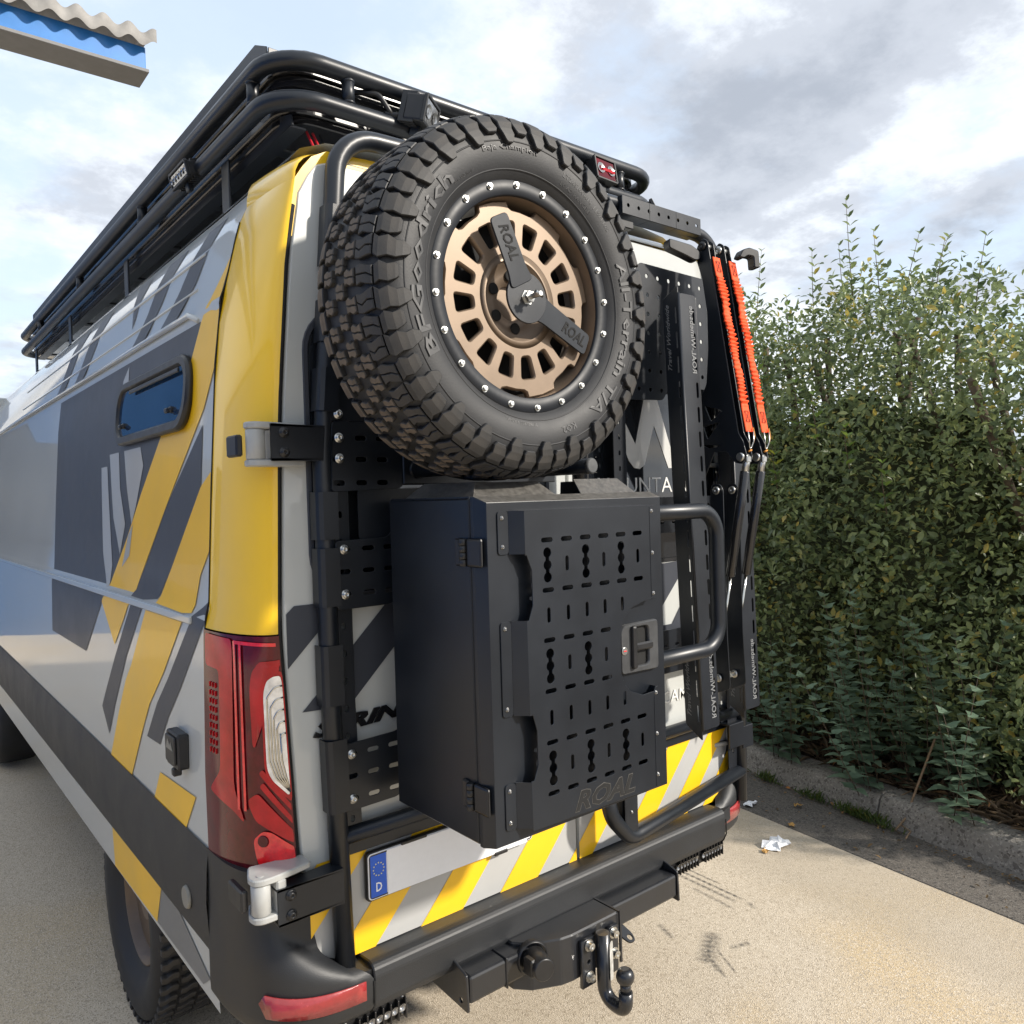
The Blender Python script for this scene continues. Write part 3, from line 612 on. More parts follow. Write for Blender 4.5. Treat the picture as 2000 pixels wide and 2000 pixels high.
b = MB(); b.tube([(-.53, .285, 2.905), (-.46, .24, 2.90), (-.43, .235, 2.86), (-.415, .24, 2.845)], .008, 8, fillet=.03); b.tube([(-.44, .245, 2.852), (-.36, .22, 2.853)], .010, 8); b.build('corrugated_cable', blackp, rack)
# work lights on the rack
def work_light(label, loc, rz, tilt, w_, h_, d_, nled=2, bar=False, red=False):
    t = thing('work_light', label, 'work light', loc, 'work lights on the roof rack')
    M = Matrix.Translation(loc) @ Matrix.Rotation(rz, 4, 'Z') @ Matrix.Rotation(tilt, 4, 'X')
    b = MB(); b.box(-w_ / 2, w_ / 2, 0, d_, -h_ / 2, h_ / 2, .006, M, seg=2)
    for i in range(9):
        x = -w_ / 2 + w_ * (i + .5) / 9; b.box(x - w_ * .03, x + w_ * .03, d_ * .45, d_ + .014, -h_ / 2 - .006, h_ / 2 + .006, .001, M)
    b.build('housing', blackp, t)
    b = MB(); b.box(-w_ / 2 + .006, w_ / 2 - .006, -.004, .002, -h_ / 2 + .006, h_ / 2 - .006, .001, M); b.build('lens', lampglass if not red else darkred, t)
    b = MB()
    for q in (-1, 1): b.box(q * w_ / 2 - .004, q * w_ / 2 + .004, -.008, .004, -h_ / 2, h_ / 2, .0015, M)
    for q in (-1, 1): b.box(-w_ / 2, w_ / 2, -.008, .004, q * h_ / 2 - .004, q * h_ / 2 + .004, .0015, M)
    b.build('bezel', blackp, t)
    for i in range(nled):
        x = -w_ / 2 + w_ * (i + .5) / nled; b = MB()
        b.lathe([(0, -.003), (h_ * .10, -.0035), (min(h_, w_ / nled) * .36, -.007)], M @ Vector((x, 0, 0)), M.to_3x3() @ Vector((0, 1, 0)), 16); b.build('led_reflector', lampglass, t)
    if red:
        b = MB(); b.box(-w_ / 2 + .035, w_ / 2 - .006, -.007, -.003, -h_ * .10, h_ * .06, .001, M); b.build('red_strip', redlens, t)
    b = MB(); b.box(-.014, .014, d_ * .3, d_ * .8, -h_ / 2 - .03, -h_ / 2 + .002, .003, M); b.build('bracket', powder, t)
    return t
work_light('cube work light with a ribbed black housing behind the top of the spare tyre', (-.325, .185, 2.856), R(38), R(14), .105, .075, .06, 2)
work_light('cube work light with a red strip on the right end of the rear rail', (.415, .205, 2.880), R(4), R(-10), .105, .078, .06, 2, red=True)
work_light('slim LED work light clamped to the left side rail above the striped panel', (-.800, .93, 2.822), R(-90), R(14), .16, .045, .035, 6)
work_light('small ribbed work light at the right rear corner under the rail', (.69, .23, 2.812), R(40), R(-25), .09, .035, .05, 3)

# ================================================================== REAR CARRIER FRAME
car = thing('door_carrier_frame', 'black tubular carrier frame with slotted plates bolted over the rear doors', 'carrier frame', (0, -.05, .63))
YP = -.028
b = MB()
b.tube([(-.783, YP, .630), (-.799, YP, 1.3), (-.799, YP, 1.85), (-.735, YP, 2.618), (.20, YP, 2.650), (.70, YP, 2.625), (.790, YP, 1.9), (.800, YP, 1.3), (.783, YP, .640)], .0235, 16, fillet=.11, fs=8)
b.build('main_tube', powder, car)
b = MB(); b.tube([(-.783, YP, .962), (.783, YP, .962)], .0200, 14); b.box(-.77, .77, -.010, -.005, .905, .945, .001); b.build('lower_cross_tube', powder, car)
b = MB(); b.tube([(.783, -.03, .745), (.13, -.095, .712), (.045, -.10, .80), (.045, -.06, 1.0)], .0235, 14, fillet=.075, fs=8); b.build('bumper_guard_tube', powder, car)
b = MB(); b.prism(roundpoly([(.088, .74), (.145, .74), (.145, .86), (.088, .86)], .006), (0, -.115, 0), (1, 0, 0), (0, 0, 1), (0, .006, 0)); b.box(.088, .094, -.115, -.06, .745, .855); b.build('guard_bracket', powder, car)
inst('bolt', BOLT_S, car, (.118, -.116, .80))
# slotted strip and sleeves down the left pole (sleeves wrap the tube)
def pole_x(z): return float(np.interp(z, [.63, 1.3, 1.85, 2.5], [-.783, -.799, -.799, -.744]))
strip_h = [slot(pole_x(z) + .038, z, .016, .010, True) for z in lin(1.00, 2.18, 19)]
so_ = [(pole_x(z) + .012, z) for z in lin(.985, 2.22, 12)] + [(pole_x(z) + .060, z) for z in lin(2.22, .985, 12)]
plateobj('slotted_strip', so_, strip_h, .003, XZ(-.030), powder, car, bev=.0006)
b = MB(); b.prism([(pole_x(z) + .060, z) for z in (.985, 1.3, 1.85, 2.22)] + [(pole_x(z) + .063, z) for z in (2.22, 1.85, 1.3, .985)], (0, -.0285, 0), (1, 0, 0), (0, 0, 1), (0, .022, 0)); b.build('strip_flange', powder, car)
for z0, z1 in ((1.13, 1.255) and (1.03, 1.20), (1.28, 1.42), (1.51, 1.645), (1.665, 1.775), (1.96, 2.06), (2.12, 2.22), (2.30, 2.44)):
    b = MB(); zc_ = (z0 + z1) / 2; x = pole_x(zc_); lean = Matrix.Translation((x, YP, zc_)) @ Matrix.Rotation(math.atan2(pole_x(z1) - pole_x(z0), z1 - z0), 4, 'Y')
    P = [(-.0265, .018), (-.0265, -.012), (-.023, -.021), (-.014, -.0265), (.022, -.0285), (.022, -.0262), (-.014, -.0242), (-.021, -.019), (-.0242, -.012), (-.0242, .018)]
    b.prism(P, (0, 0, -(z1 - z0) / 2), (1, 0, 0), (0, 1, 0), (0, 0, z1 - z0)); b.bm.transform(lean); b.build('sleeve', powder, car)
b = MB(); b.prism(roundpoly([(-.745, 2.32), (-.685, 2.32), (-.685, 2.44), (-.735, 2.46)], .006), (0, -.056, 0), (1, 0, 0), (0, 0, 1), (0, .004, 0), bev=.001); o = b.build('upper_lug_plate', powder, car)
inst('bolt', BOLT_S, car, (-.712, -.057, 2.415))
def slot_plate(outer, rows, cols, hx, hz, y=-.050):
    hs = [slot(x, z, hx, hz) for z in rows for x in cols]
    return plateobj('slotted_plate', roundpoly(outer, .010), hs, .004, XZ(y), powder, car, bev=.0008)
slot_plate([(-.790, 1.775), (-.605, 1.780), (-.590, 1.80), (-.590, 1.940), (-.784, 1.938)], (1.795, 1.850, 1.900), (-.770, -.711, -.655), .030, .012)
slot_plate([(-.789, 1.940), (-.300, 1.940), (-.300, 2.27), (-.775, 2.25)], (1.97, 2.07, 2.17), (-.70, -.64, -.58, -.50, -.42), .030, .012, -.049)
slot_plate([(-.785, 1.500), (-.640, 1.500), (-.608, 1.530), (-.60, 1.69), (-.622, 1.69), (-.648, 1.663), (-.785, 1.661)], (1.535, 1.588, 1.640), (-.764, -.700, -.643), .032, .011)
slot_plate([(-.782, 1.027), (-.640, 1.030), (-.606, 1.062), (-.600, 1.21), (-.640, 1.190), (-.782, 1.185)], (1.055, 1.108, 1.160), (-.762, -.705, -.648), .030, .011)
for x, z in ((-.764, 1.640), (-.764, 1.535), (-.762, 1.160), (-.762, 1.055), (-.768, 1.900), (-.768, 1.852), (-.768, 1.955)):
    inst('bolt', BOLT, car, (x, -.0525, z), scale=1.08)
plateobj('middle_panel', roundpoly([(-.72, 1.66), (-.30, 1.66), (-.30, 1.78), (-.72, 1.78)], .01), [], .003, XZ(-.043), powder, car)
# hinge arms
for z, x0, y in ((1.887, -.930, -.05), (.868, -.958, -.068)):
    b = MB()
    b.prism(roundpoly([(x0, z - .042), (-.80, z - .036), (-.80, z + .036), (x0, z + .042)], .005), (0, y, 0), (1, 0, 0), (0, 0, 1), (0, .005, 0))
    for q in (-1, 1): b.prism([(x0, y), (-.80, y), (-.80, y + .05), (x0, y + .035)], (0, 0, z + q * .038 - .0025), (1, 0, 0), (0, 1, 0), (0, 0, .005))
    b.build('hinge_arm', powder, car)
    for q in (-1, 1): inst('bolt', BOLT_B, car, (x0 + .030, y - .001, z + q * .022), scale=1.1)
b = MB(); b.box(.690, .775, -.056, -.050, .845, .930, .002); b.box(.690, .775, -.050, -.012, .924, .930)
for z in (1.887, .868): b.box(.775, .835, -.052, -.047, z - .04, z + .04, .002); b.box(.775, .835, -.05, .0, z + .034, z + .04); b.box(.775, .835, -.05, .0, z - .04, z - .034)
b.build('hinge_arm', powder, car)
# top bracket on the cross bar
for nm, x0, x1 in (('crossbar_bracket', .206, .330), ('crossbar_bracket', .3315, .460), ('crossbar_bracket', .4615, .588)):
    hs = [circ(x, 2.640, .0065, 10) for x in lin(.232, .566, 8) if x0 < x < x1]
    zt, zb_ = (2.666, 2.612)
    b = MB(); b.mesh(plate_mesh([(x0, zb_), (x1, zb_), (x1, zt), (x0, zt)], hs, .003), XZ(-.062)); b.box(x0, x1, -.0605, -.005, zb_ - .001, zb_ + .002); b.box(x0, x1, -.0605, -.008, zt - .002, zt + .001); b.build(nm, powder, car)
b = MB(); b.box(.207, .211, -.062, -.006, 2.612, 2.664); b.cyl((.206, -.034, 2.64), (.165, -.034, 2.643), .014, seg=12); b.build('bracket_end', powder, car)
b = MB(); b.box(.18, .27, -.05, .0, 2.575, 2.60, .003); b.build('bracket_pad', blackp, car)
# perforated panel behind the tyre
hs = [circ(x + (2.45 - z) * .015, z + .02 * (x - .3) * -.3, .0068, 10) for z in lin(2.430, 2.075, 7) for x in lin(-.02, .56, 12) if not (z < 2.1 and x > .36) and not (z > 2.42 and x < .22)]
plateobj('perforated_panel', roundpoly([(-.30, 2.40), (.215, 2.405), (.265, 2.468), (.592, 2.462), (.60, 2.25), (.60, 2.09), (.398, 2.095), (.36, 2.045), (-.30, 2.02)], .012), hs, .003, XZ(-.072), powder, car, bev=.0006)
# right hand uprights and crosswise slotted plates
uh = [slot(.742, z, .016, .010, True) for z in lin(.76, 2.1, 22)]
plateobj('slotted_strip', [(.715, .72), (.775, .72), (.775, 2.4), (.700, 2.4)], uh, .003, XZ(-.030), powder, car)
hz_ = [slot(x, z, .022, .010) for z in (1.705, 1.655) for x in lin(-.05, .60, 12)]
plateobj('crosswise_plate', [(-.10, 1.620), (.74, 1.620), (.74, 1.735), (-.10, 1.735)], hz_, .003, XZ(-.052), powder, car, bev=.0006)
hz_ = [slot(x, z, .022, .010) for z in (1.20, 1.255) for x in lin(-.05, .60, 12)]
plateobj('crosswise_plate', [(-.10, 1.165), (.74, 1.165), (.74, 1.305), (-.10, 1.305)], hz_, .003, XZ(-.052), powder, car, bev=.0006)
hz_ = [slot(.17, z, .016, .009, True) for z in lin(1.78, 2.02, 6)]
plateobj('upright_strip', [(.145, 1.74), (.200, 1.74), (.200, 2.05), (.145, 2.05)], hz_, .003, XZ(-.055), powder, car)
b = MB(); b.tube([(-.02, -.075, 1.74), (-.02, -.075, 2.30)], .022, 14); b.build('inner_upright', powder, car)
# tyre rests
for x in (-.56, -.145):
    b = MB(); b.cyl((x, -.050, 1.826), (x, -.248, 1.826), .0205, seg=20); b.lathe([(.0205, 0), (.027, 0), (.0205, .010)], (x, -.052, 1.826), (0, -1, 0), 20); o = b.build('tyre_rest', powder, car)
    b = MB(); b.lathe([(.0215, 0), (.0215, .004), (.017, .009), (0, .010)], (x, -.247, 1.826), (0, -1, 0), 20); b.build('end_cap', mat('grey_plastic_cap', (.075, .078, .082), .6, var=.1, bump=.3, bscale=300), o)
b = MB(); b.box(-.60, -.10, -.058, -.052, 1.79, 1.86, .002); b.build('rest_plate', powder, car)

# ================================================================== SPARE WHEEL
WX, WY, WZ = -.508, -.320, 2.177       # centre of the tyre, its axle runs along y
spw = thing('spare_wheel', 'off road spare wheel with muddy blocks and bronze rim hung on the back door', 'spare wheel', (WX, WY, WZ))
# profile: (radius, offset towards the viewer); s is arc length from the tread centre
PR = [(.3780, 0), (.3778, .03), (.3765, .06), (.3735, .085), (.3680, .105), (.3570, .120), (.3420, .128), (.3250, .1325), (.3050, .1345), (.2850, .1325), (.2680, .1270), (.2550, .1190), (.2470, .1120)]
cum = [0.0]
for a, b_ in zip(PR, PR[1:]): cum.append(cum[-1] + math.hypot(a[0] - b_[0], a[1] - b_[1]))
def prof_at(s_):
    sg = 1 if s_ >= 0 else -1; q = abs(s_)
    r = float(np.interp(q, cum, [p[0] for p in PR])); o = float(np.interp(q, cum, [p[1] for p in PR]))
    r2 = float(np.interp(q + .004, cum, [p[0] for p in PR])); o2 = float(np.interp(q + .004, cum, [p[1] for p in PR]))
    t = Vector((r2 - r, o2 - o)); t = t.normalized() if t.length > 0 else Vector((0, 1)); n = Vector((t.y, -t.x))
    return r, o * sg, n.x, n.y * sg
def wrap(th, s_, h=0.0):
    r, o, nr, no = prof_at(s_); r += nr * h; o += no * h
    return Vector((r * math.cos(th), -o, r * math.sin(th)))    # local, around the hub
b = MB()
pr = [(r, o) for r, o in PR[::-1]] + [(r, -o) for r, o in PR[1:]]
b.lathe([(.235, .098)] + pr + [(.235, -.098)], (WX, WY, WZ), (0, -1, 0), 96); tyre = b.build('tyre', rubber, spw)
def grid_block(strips, h, nx=3, sipes=True):
    """solid tread block(s): each strip is rows of (s, x0, x1), s across the tread, x metres round; raised by h"""
    b = MB()
    for rows in strips:
        R2 = []
        for (s0, a0, c0), (s1, a1, c1) in zip(rows, rows[1:]):
            k = max(1, int((s1 - s0) / .011) + 0)
            for q in range(k): f = q / k; R2.append((s0 + (s1 - s0) * f, a0 + (a1 - a0) * f, c0 + (c1 - c0) * f))
        R2.append(rows[-1]); n = len(R2) - 1
        G = []
        for j, (s_, x0, x1) in enumerate(R2):
            ed = j in (0, n); row = []
            for i in range(nx + 1):
                x = x0 + (x1 - x0) * i / nx; row.append(x)
            ins = .0016
            lo = [wrap(x0 / .375, s_, -.003), wrap(x1 / .375, s_, -.003)]
            G.append((lo, [wrap((x0 + (x1 - x0) * i / nx) / .375, s_, h - .0018) for i in range(nx + 1)], [wrap((x0 + ins + (x1 - x0 - 2 * ins) * i / nx) / .375, s_ + (ins if j == 0 else -ins if j == n else 0), h) for i in range(nx + 1)]))
        V = [([b.bm.verts.new(p) for p in a], [b.bm.verts.new(p) for p in m_], [b.bm.verts.new(p) for p in t]) for a, m_, t in G]
        def q4(a, c, d, e, mi, sm=False):
            f = b.bm.faces.new((a, c, d, e)); f.material_index = mi; f.smooth = sm
        for j in range(n):
            for i in range(nx): q4(V[j][2][i], V[j][2][i + 1], V[j + 1][2][i + 1], V[j + 1][2][i], 1, False)
            for i, e in ((0, 0), (nx, 1)):
                q4(V[j][1][i], V[j][2][i], V[j + 1][2][i], V[j + 1][1][i], 0); q4(V[j][0][e], V[j][1][i], V[j + 1][1][i], V[j + 1][0][e], 0)
        for j in (0, n):
            for i in range(nx): q4(V[j][1][i], V[j][1][i + 1], V[j][2][i + 1], V[j][2][i], 0)
            f = b.bm.faces.new([V[j][0][0]] + V[j][1] + [V[j][0][1]]); f.material_index = 0
    bmesh.ops.recalc_face_normals(b.bm, faces=b.bm.faces)
    me = bpy.data.meshes.new('tread_block'); b.bm.to_mesh(me); b.bm.free(); return me
def split(rows, w_=.0014, at=.5, amp=.0022):
    L_, Q = [], []
    for i, (s_, a, c) in enumerate(rows):
        m_ = a + (c - a) * at + (amp if i % 2 else -amp); L_.append((s_, a, m_ - w_ / 2)); Q.append((s_, m_ + w_ / 2, c))
    return [L_, Q]
def with_mats(me, a, c):
    me.materials.append(a); me.materials.append(c); return me
# long shoulder lug that comes down the sidewall with a chevron step, and a shorter one
top = [(.066, -.019, .017), (.080, -.016, .020), (.094, -.020, .018), (.106, -.024, .016)]
low = [(.1085, -.024, .016), (.119, -.017, .023), (.132, -.0235, .0185), (.146, -.016, .021), (.158, -.019, .016), (.170, -.013, .011), (.175, -.009, .007)]
LA = with_mats(grid_block(split(top) + [low], .0115), rubber, tread)
top = [(.068, -.017, .020), (.082, -.020, .016), (.096, -.015, .021), (.108, -.012, .024)]
low = [(.1105, -.012, .024), (.121, -.020, .018), (.133, -.014, .022), (.146, -.018, .017), (.154, -.013, .012)]
LB = with_mats(grid_block(split(top) + [low], .0105), rubber, tread)
NL = 25
for i in range(NL):
    for j, me in ((0, LA), (.5, LB)):
        a = 2 * PI * (i + j) / NL
        o = bpy.data.objects.new('shoulder_block', me); link(o, tyre, (WX, WY, WZ)); o.rotation_euler = (0, -a + rng.normal(0, .006), 0)
for i in range(NL * 2):      # far shoulder
    a = 2 * PI * (i + .25) / (NL * 2)
    if i == 0: LF = with_mats(grid_block([[(-.150, -.015, .015), (-.130, -.020, .018), (-.108, -.017, .021), (-.088, -.021, .017), (-.068, -.018, .018)]], .011), rubber, tread_dirt)
    o = bpy.data.objects.new('shoulder_block', LF); link(o, tyre, (WX, WY, WZ)); o.rotation_euler = (0, -a, 0)
C1 = with_mats(grid_block(split([(.026, -.014, .012), (.036, -.018, .010), (.047, -.012, .016), (.060, -.016, .013)], .001, .5, .003), .010), tread, tread_dirt)
C2 = with_mats(grid_block(split([(-.010, -.012, .014), (.0, -.017, .012), (.011, -.011, .017), (.021, -.014, .012)], .001, .5, .003), .010), tread, tread_dirt)
C3 = with_mats(grid_block(split([(-.060, -.013, .015), (-.048, -.016, .012), (-.036, -.011, .017), (-.026, -.013, .011)], .001, .5, .003), .010), tread, tread_dirt)
NC = 46
for i in range(NC):
    for j, me in ((0, C1), (.35, C2), (.7, C3)):
        a = 2 * PI * (i + j) / NC
        o = bpy.data.objects.new('tread_block', me); link(o, tyre, (WX, WY, WZ)); o.rotation_euler = (0, -a + rng.normal(0, .008), 0)
# thin raised ring and lettering on the sidewall
b = MB()
for rr, hh in ((.3180, .0012), (.2640, .0014)):
    s_ = float(np.interp(-rr, [-p[0] for p in PR], cum)); r, o_, nr, no = prof_at(s_)
    b.lathe([(r + .0018, o_ + .0002), (r + .0006, o_ + .0016), (r - .0006, o_ + .0016), (r - .0018, o_ + .0002)], (WX, WY, WZ), (0, -1, 0), 96)
b.build('raised_ring', rubber, tyre)
def arc_text(name, s, a_mid, r_base, h_, w_, ext=.0012, bold=0.0, shear=0.0, mm=letter_rub, outline=False):
    """lettering along the sidewall, read clockwise, tops outward; a_mid in degrees seen from behind the van"""
    me = fit_text(s, w_, h_, .5, shear, bold, 1)
    for v in me.vertices:
        u = v.co.x - w_ / 2; rr = r_base + v.co.y; th = R(a_mid) - u / (r_base + h_ / 2)
        q = float(np.interp(-rr, [-p[0] for p in PR], cum)); lift = .0002 if v.co.z < 0 else ext
        p = wrap(th, q, lift); v.co = p
    b = MB(); b.mesh(me); return b.build(name, mm, tyre, (WX, WY, WZ), recalc=False)
arc_text('raised_lettering', 'BFGoodrich', 172, .278, .030, .385, .0026, .02, .0)
arc_text('raised_lettering', 'Baja Champion', 100, .297, .014, .150, .0018, .012)
arc_text('raised_lettering', 'LT265/60R18 119/116S', 54, .291, .010, .170, .0008)
arc_text('raised_lettering', 'LOAD RANGE E', 60, .273, .008, .100, .0007)
arc_text('raised_lettering', 'All-Terrain T/A', -16, .281, .026, .400, .0024, .016)
arc_text('raised_lettering', 'KO2', -71, .286, .015, .042, .0012, .01)
arc_text('raised_lettering', 'MUD AND SNOW', 128, .272, .006, .060, .0007)
arc_text('raised_lettering', 'TUBELESS RADIAL', -98, .270, .007, .09, .0007)
# rim
b = MB(); b.lathe([(.212, -.06), (.212, .070), (.2125, .086), (.2135, .107)], (WX, WY, WZ), (0, -1, 0), 80); b.build('rim_barrel', bronze, spw)
b = MB(); b.lathe([(.2135, .098), (.2145, .1105), (.2165, .1130), (.2445, .1135), (.2500, .1085), (.2505, .095), (.235, .095)], (WX, WY, WZ), (0, -1, 0), 96); br = b.build('bead_ring', ringm, spw)
for i in range(20):
    a = 2 * PI * (i + .28) / 20; o = inst('bolt', HEX, br, (WX + .236 * math.cos(a), WY - .1134, WZ + .236 * math.sin(a)), (0, -a, 0), .80)
def ring_slot(r0, r1, a, w0, w1):
    P = [(r0, -w0 / 2), (r1, -w1 / 2), (r1, w1 / 2), (r0, w0 / 2)]
    P = roundpoly(P, .007, 3); return [(r * math.cos(a) - t * math.sin(a), r * math.sin(a) + t * math.cos(a)) for r, t in P]
outl = []
for i in range(8):
    a0 = 2 * PI * (i + .14) / 8; hw = 2 * PI / 8
    for q, r in ((0, .2115), (.25, .2115), (.5, .2115), (.53, .199), (.60, .1945), (.78, .1945), (.93, .1945), (.98, .199)):
        outl.append((r * math.cos(a0 + q * hw), r * math.sin(a0 + q * hw)))
hs = [ring_slot(.121, .169, 2 * PI * (i + .37) / 16, .024, .039) for i in range(16)]
YD = WY - .082
b = MB(); b.mesh(plate_mesh(outl, hs + [circ(0, 0, .100, 48)], .016, .003), axes((WX, YD + .006, WZ), (1, 0, 0), (0, 0, 1), (0, -1, 0)))
b.lathe([(.0885, .0078), (.104, .0081), (.100, .0078), (.095, .0065), (.090, .0040), (.084, -.0005), (.078, -.0060), (.070, -.0115), (.060, -.0145), (.040, -.016), (.038, -.03), (0, -.03)], (WX, YD + .006, WZ), (0, -1, 0), 64)
disc = b.build('rim_disc', bronze, spw)
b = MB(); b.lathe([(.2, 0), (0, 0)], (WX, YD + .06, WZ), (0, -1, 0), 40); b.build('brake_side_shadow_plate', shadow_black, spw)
for i in range(6):
    a = 2 * PI * (i + .6) / 6
    b = MB(); b.cyl((WX + .057 * math.cos(a), YD + .022, WZ + .057 * math.sin(a)), (WX + .057 * math.cos(a), YD + .0205 - .004, WZ + .057 * math.sin(a)), .0105, seg=14); b.lathe([(.0105, .0), (.0125, .001), (.0125, -.002)], (WX + .057 * math.cos(a), YD + .0175, WZ + .057 * math.sin(a)), (0, -1, 0), 14); b.build('lug_hole', shadow_black, disc)
# clamp plate that holds the wheel
cl = thing('wheel_clamp', 'black two armed clamp plate with cut out lettering screwed over the spare wheel hub', 'wheel clamp', (WX, YD - .02, WZ))
def arm(a, L_, wd):
    c, s_ = math.cos(R(a)), math.sin(R(a)); return c, s_
def arm_poly(a, r0, r1, wd): 
    c, s_ = math.cos(R(a)), math.sin(R(a)); P = roundpoly([(r0, -wd / 2), (r1, -wd / 2), (r1, wd / 2), (r0, wd / 2)], .012, 4)
    return [(r * c - t * s_, r * s_ + t * c) for r, t in P]
b = MB(); b.mesh(plate_mesh(circ(0, 0, .055, 36), [], .006, .001), axes((WX, YD - .030, WZ), (1, 0, 0), (0, 0, 1), (0, -1, 0))); b.build('clamp_disc', powder, cl)
for a, r1 in ((117, .178), (-24, .205)):
    c, s_ = math.cos(R(a)), math.sin(R(a)); tl_ = -.05 if a > 90 else .06; ex = Vector((c, tl_, s_)).normalized(); ez = Vector((tl_ * c, -1, tl_ * s_)).normalized(); ey = ez.cross(ex).normalized()
    M = axes((WX, YD - .032, WZ), ex, ey, ez)
    b = MB(); b.mesh(plate_mesh(roundpoly([(.030, -.034), (.060, -.027), (r1, -.0255), (r1, .0255), (.060, .027), (.030, .034)], .012, 4), [], .005, .001), M); ar = b.build('clamp_arm', powder, cl)
    flip = a > 90
    tm = fit_text('ROAL', .076, .027, .0006, .25, .02)
    if flip: Mt = M @ axes((r1 - .020, .011, .0030), (-1, 0, 0), (0, -1, 0), (0, 0, 1))
    else: Mt = M @ axes((r1 - .088, -.012, .0030), (1, 0, 0), (0, 1, 0), (0, 0, 1))
    b = MB(); b.mesh(tm, Mt); b.build('cut_out_lettering', shadow_black, ar)
b = MB(); b.cyl((WX, YD - .033, WZ), (WX, YD - .078, WZ), .006, seg=14, bev=.001); b.lathe([(.0165, 0), (.0165, .002), (.0125, .002), (.0125, .013), (.006, .014)], (WX, YD - .033, WZ), (0, -1, 0), 6, smooth=False); b.cyl((WX - .010, YD - .072, WZ + .004), (WX + .010, YD - .072, WZ - .004), .004, seg=8); b.build('threaded_stud', steel, cl)
# ================================================================== STORAGE BOX
sb = thing('storage_box', 'tall black metal storage box with a hinged perforated door under the spare wheel', 'storage box', (-.40, -.26, 1.0385))
bx0, bx1, bz0, bz1 = -.672, -.137, 1.0385, 1.753
YF = -.4746; YS = -.428
b = MB(); b.box(bx0, bx1, YS + .004, -.105, bz0, bz1 - .002, .004); b.build('body', powder, sb)
b = MB()      # door with a bevelled front
P0 = [(bx0, YS), (bx1, YS)]
vs = []
for (x0, x1, z0, z1, y) in ((bx0, bx1, bz0, bz1, YS), (bx0 - .001, bx1 + .001, bz0 - .001, bz1 + .001, YS - .002), (bx0 - .001, bx1 + .001, bz0 - .001, bz1 + .001, YS - .012), (bx0 + .006, bx1 - .003, bz0 + .006, bz1 - .012, YF)):
    vs += [(x0, y, z0), (x1, y, z0), (x1, y, z1), (x0, y, z1)]
fs = [[4 * k + i, 4 * k + (i + 1) % 4, 4 * k + 4 + (i + 1) % 4, 4 * k + 4 + i] for k in range(3) for i in range(4)] + [[12, 13, 14, 15], [3, 2, 1, 0]]
b.add(vs, fs); highlight_coat = mat('highlight_powder_coat', (.085, .080, .072), .42, var=.35, vscale=90, bump=.25, bscale=900)  # paler coat: sky highlight painted onto the top chamfer and flaps
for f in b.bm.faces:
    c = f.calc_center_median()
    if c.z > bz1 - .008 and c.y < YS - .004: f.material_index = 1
dr = b.build('box_door', [powder, highlight_coat], sb)
md = dr.modifiers.new('edge', 'BEVEL'); md.width = .0022; md.segments = 2; md.limit_method = 'ANGLE'; md.angle_limit = R(25)
b = MB(); b.box(bx0 + .001, bx0 + .0035, YS - .0005, YS + .0045, bz0 + .004, bz1 - .004); b.build('door_gasket', shadow_black, sb)
# perforated face panel, standing proud of the door on bent tabs
YPn = -.4985; kq = (YPn + 1.7346) / (-.48 + 1.7346)
pz = lambda P: [(-1.6227 + (x + 1.6227) * kq, 1.75 + (z - 1.75) * kq) for x, z in P]      # measured at y=-.48, moved to the panel's depth
op = [(-.574, 1.722), (-.190, 1.722), (-.172, 1.722), (-.172, 1.500), (-.215, 1.497), (-.258, 1.486), (-.286, 1.462), (-.296, 1.42), (-.297, 1.34), (-.286, 1.312), (-.268, 1.294), (-.226, 1.278), (-.186, 1.280), (-.182, 1.290), (-.172, 1.290), (-.172, 1.050), (-.574, 1.056), (-.574, 1.160), (-.566, 1.160), (-.555, 1.190), (-.555, 1.262), (-.565, 1.296), (-.574, 1.296), (-.574, 1.494), (-.568, 1.494), (-.557, 1.524), (-.557, 1.597), (-.570, 1.629), (-.574, 1.629)]
holes = []
cols = [-.513 + .0563 * i for i in range(6)]
def key(cx, cz, r=.0108, g=.0262, nk=.0048):
    P = []; a0 = math.asin(nk / r)
    def arc(c, s_, e, n=7): return [(cx + r * math.cos(s_ + (e - s_) * k / n), cz + c + r * math.sin(s_ + (e - s_) * k / n)) for k in range(n + 1)]
    h = PI / 2
    P += arc(-g, h - a0, -h - 2 * 0 - 0, 6); P += arc(-g, -h, -3 * h + a0, 6)          # bottom lobe, clockwise from its neck
    P += arc(0, 3 * h - a0 - 0, h + a0, 5)                                             # left of the middle lobe
    P += arc(g, 3 * h - a0, h, 6); P += arc(g, h, -h + a0, 6)                          # top lobe
    P += arc(0, h - a0, -h + a0, 5)                                                    # right of the middle lobe
    return P
for z, n in ((1.658, 6), (1.552, 6), (1.446, 4), (1.338, 4), (1.229, 6), (1.121, 6)):
    for i in range(n): holes.append(slot(cols[i], z, .0315, .0095))
for z, ks, n in ((1.605, (0, 2, 4), 6), (1.391, (0, 2), 4), (1.174, (0, 2, 4), 6)):
    for i in range(n): holes.append(key(cols[i], z) if i in ks else slot(cols[i], z, .032, .0085, True))
for z in (1.499, 1.2815):
    for i in range(5): holes.append(slot(cols[i], z, .032, .0085, True))
pn = plateobj('perforated_panel', pz(op), [pz(h) for h in holes], .0028, XZ(YPn), powder, sb, bev=.0007)
px = lambda x: pz([(x, 1.75)])[0][0]; pzz = lambda z: pz([(0, z)])[0][1]
xa = px(-.574)
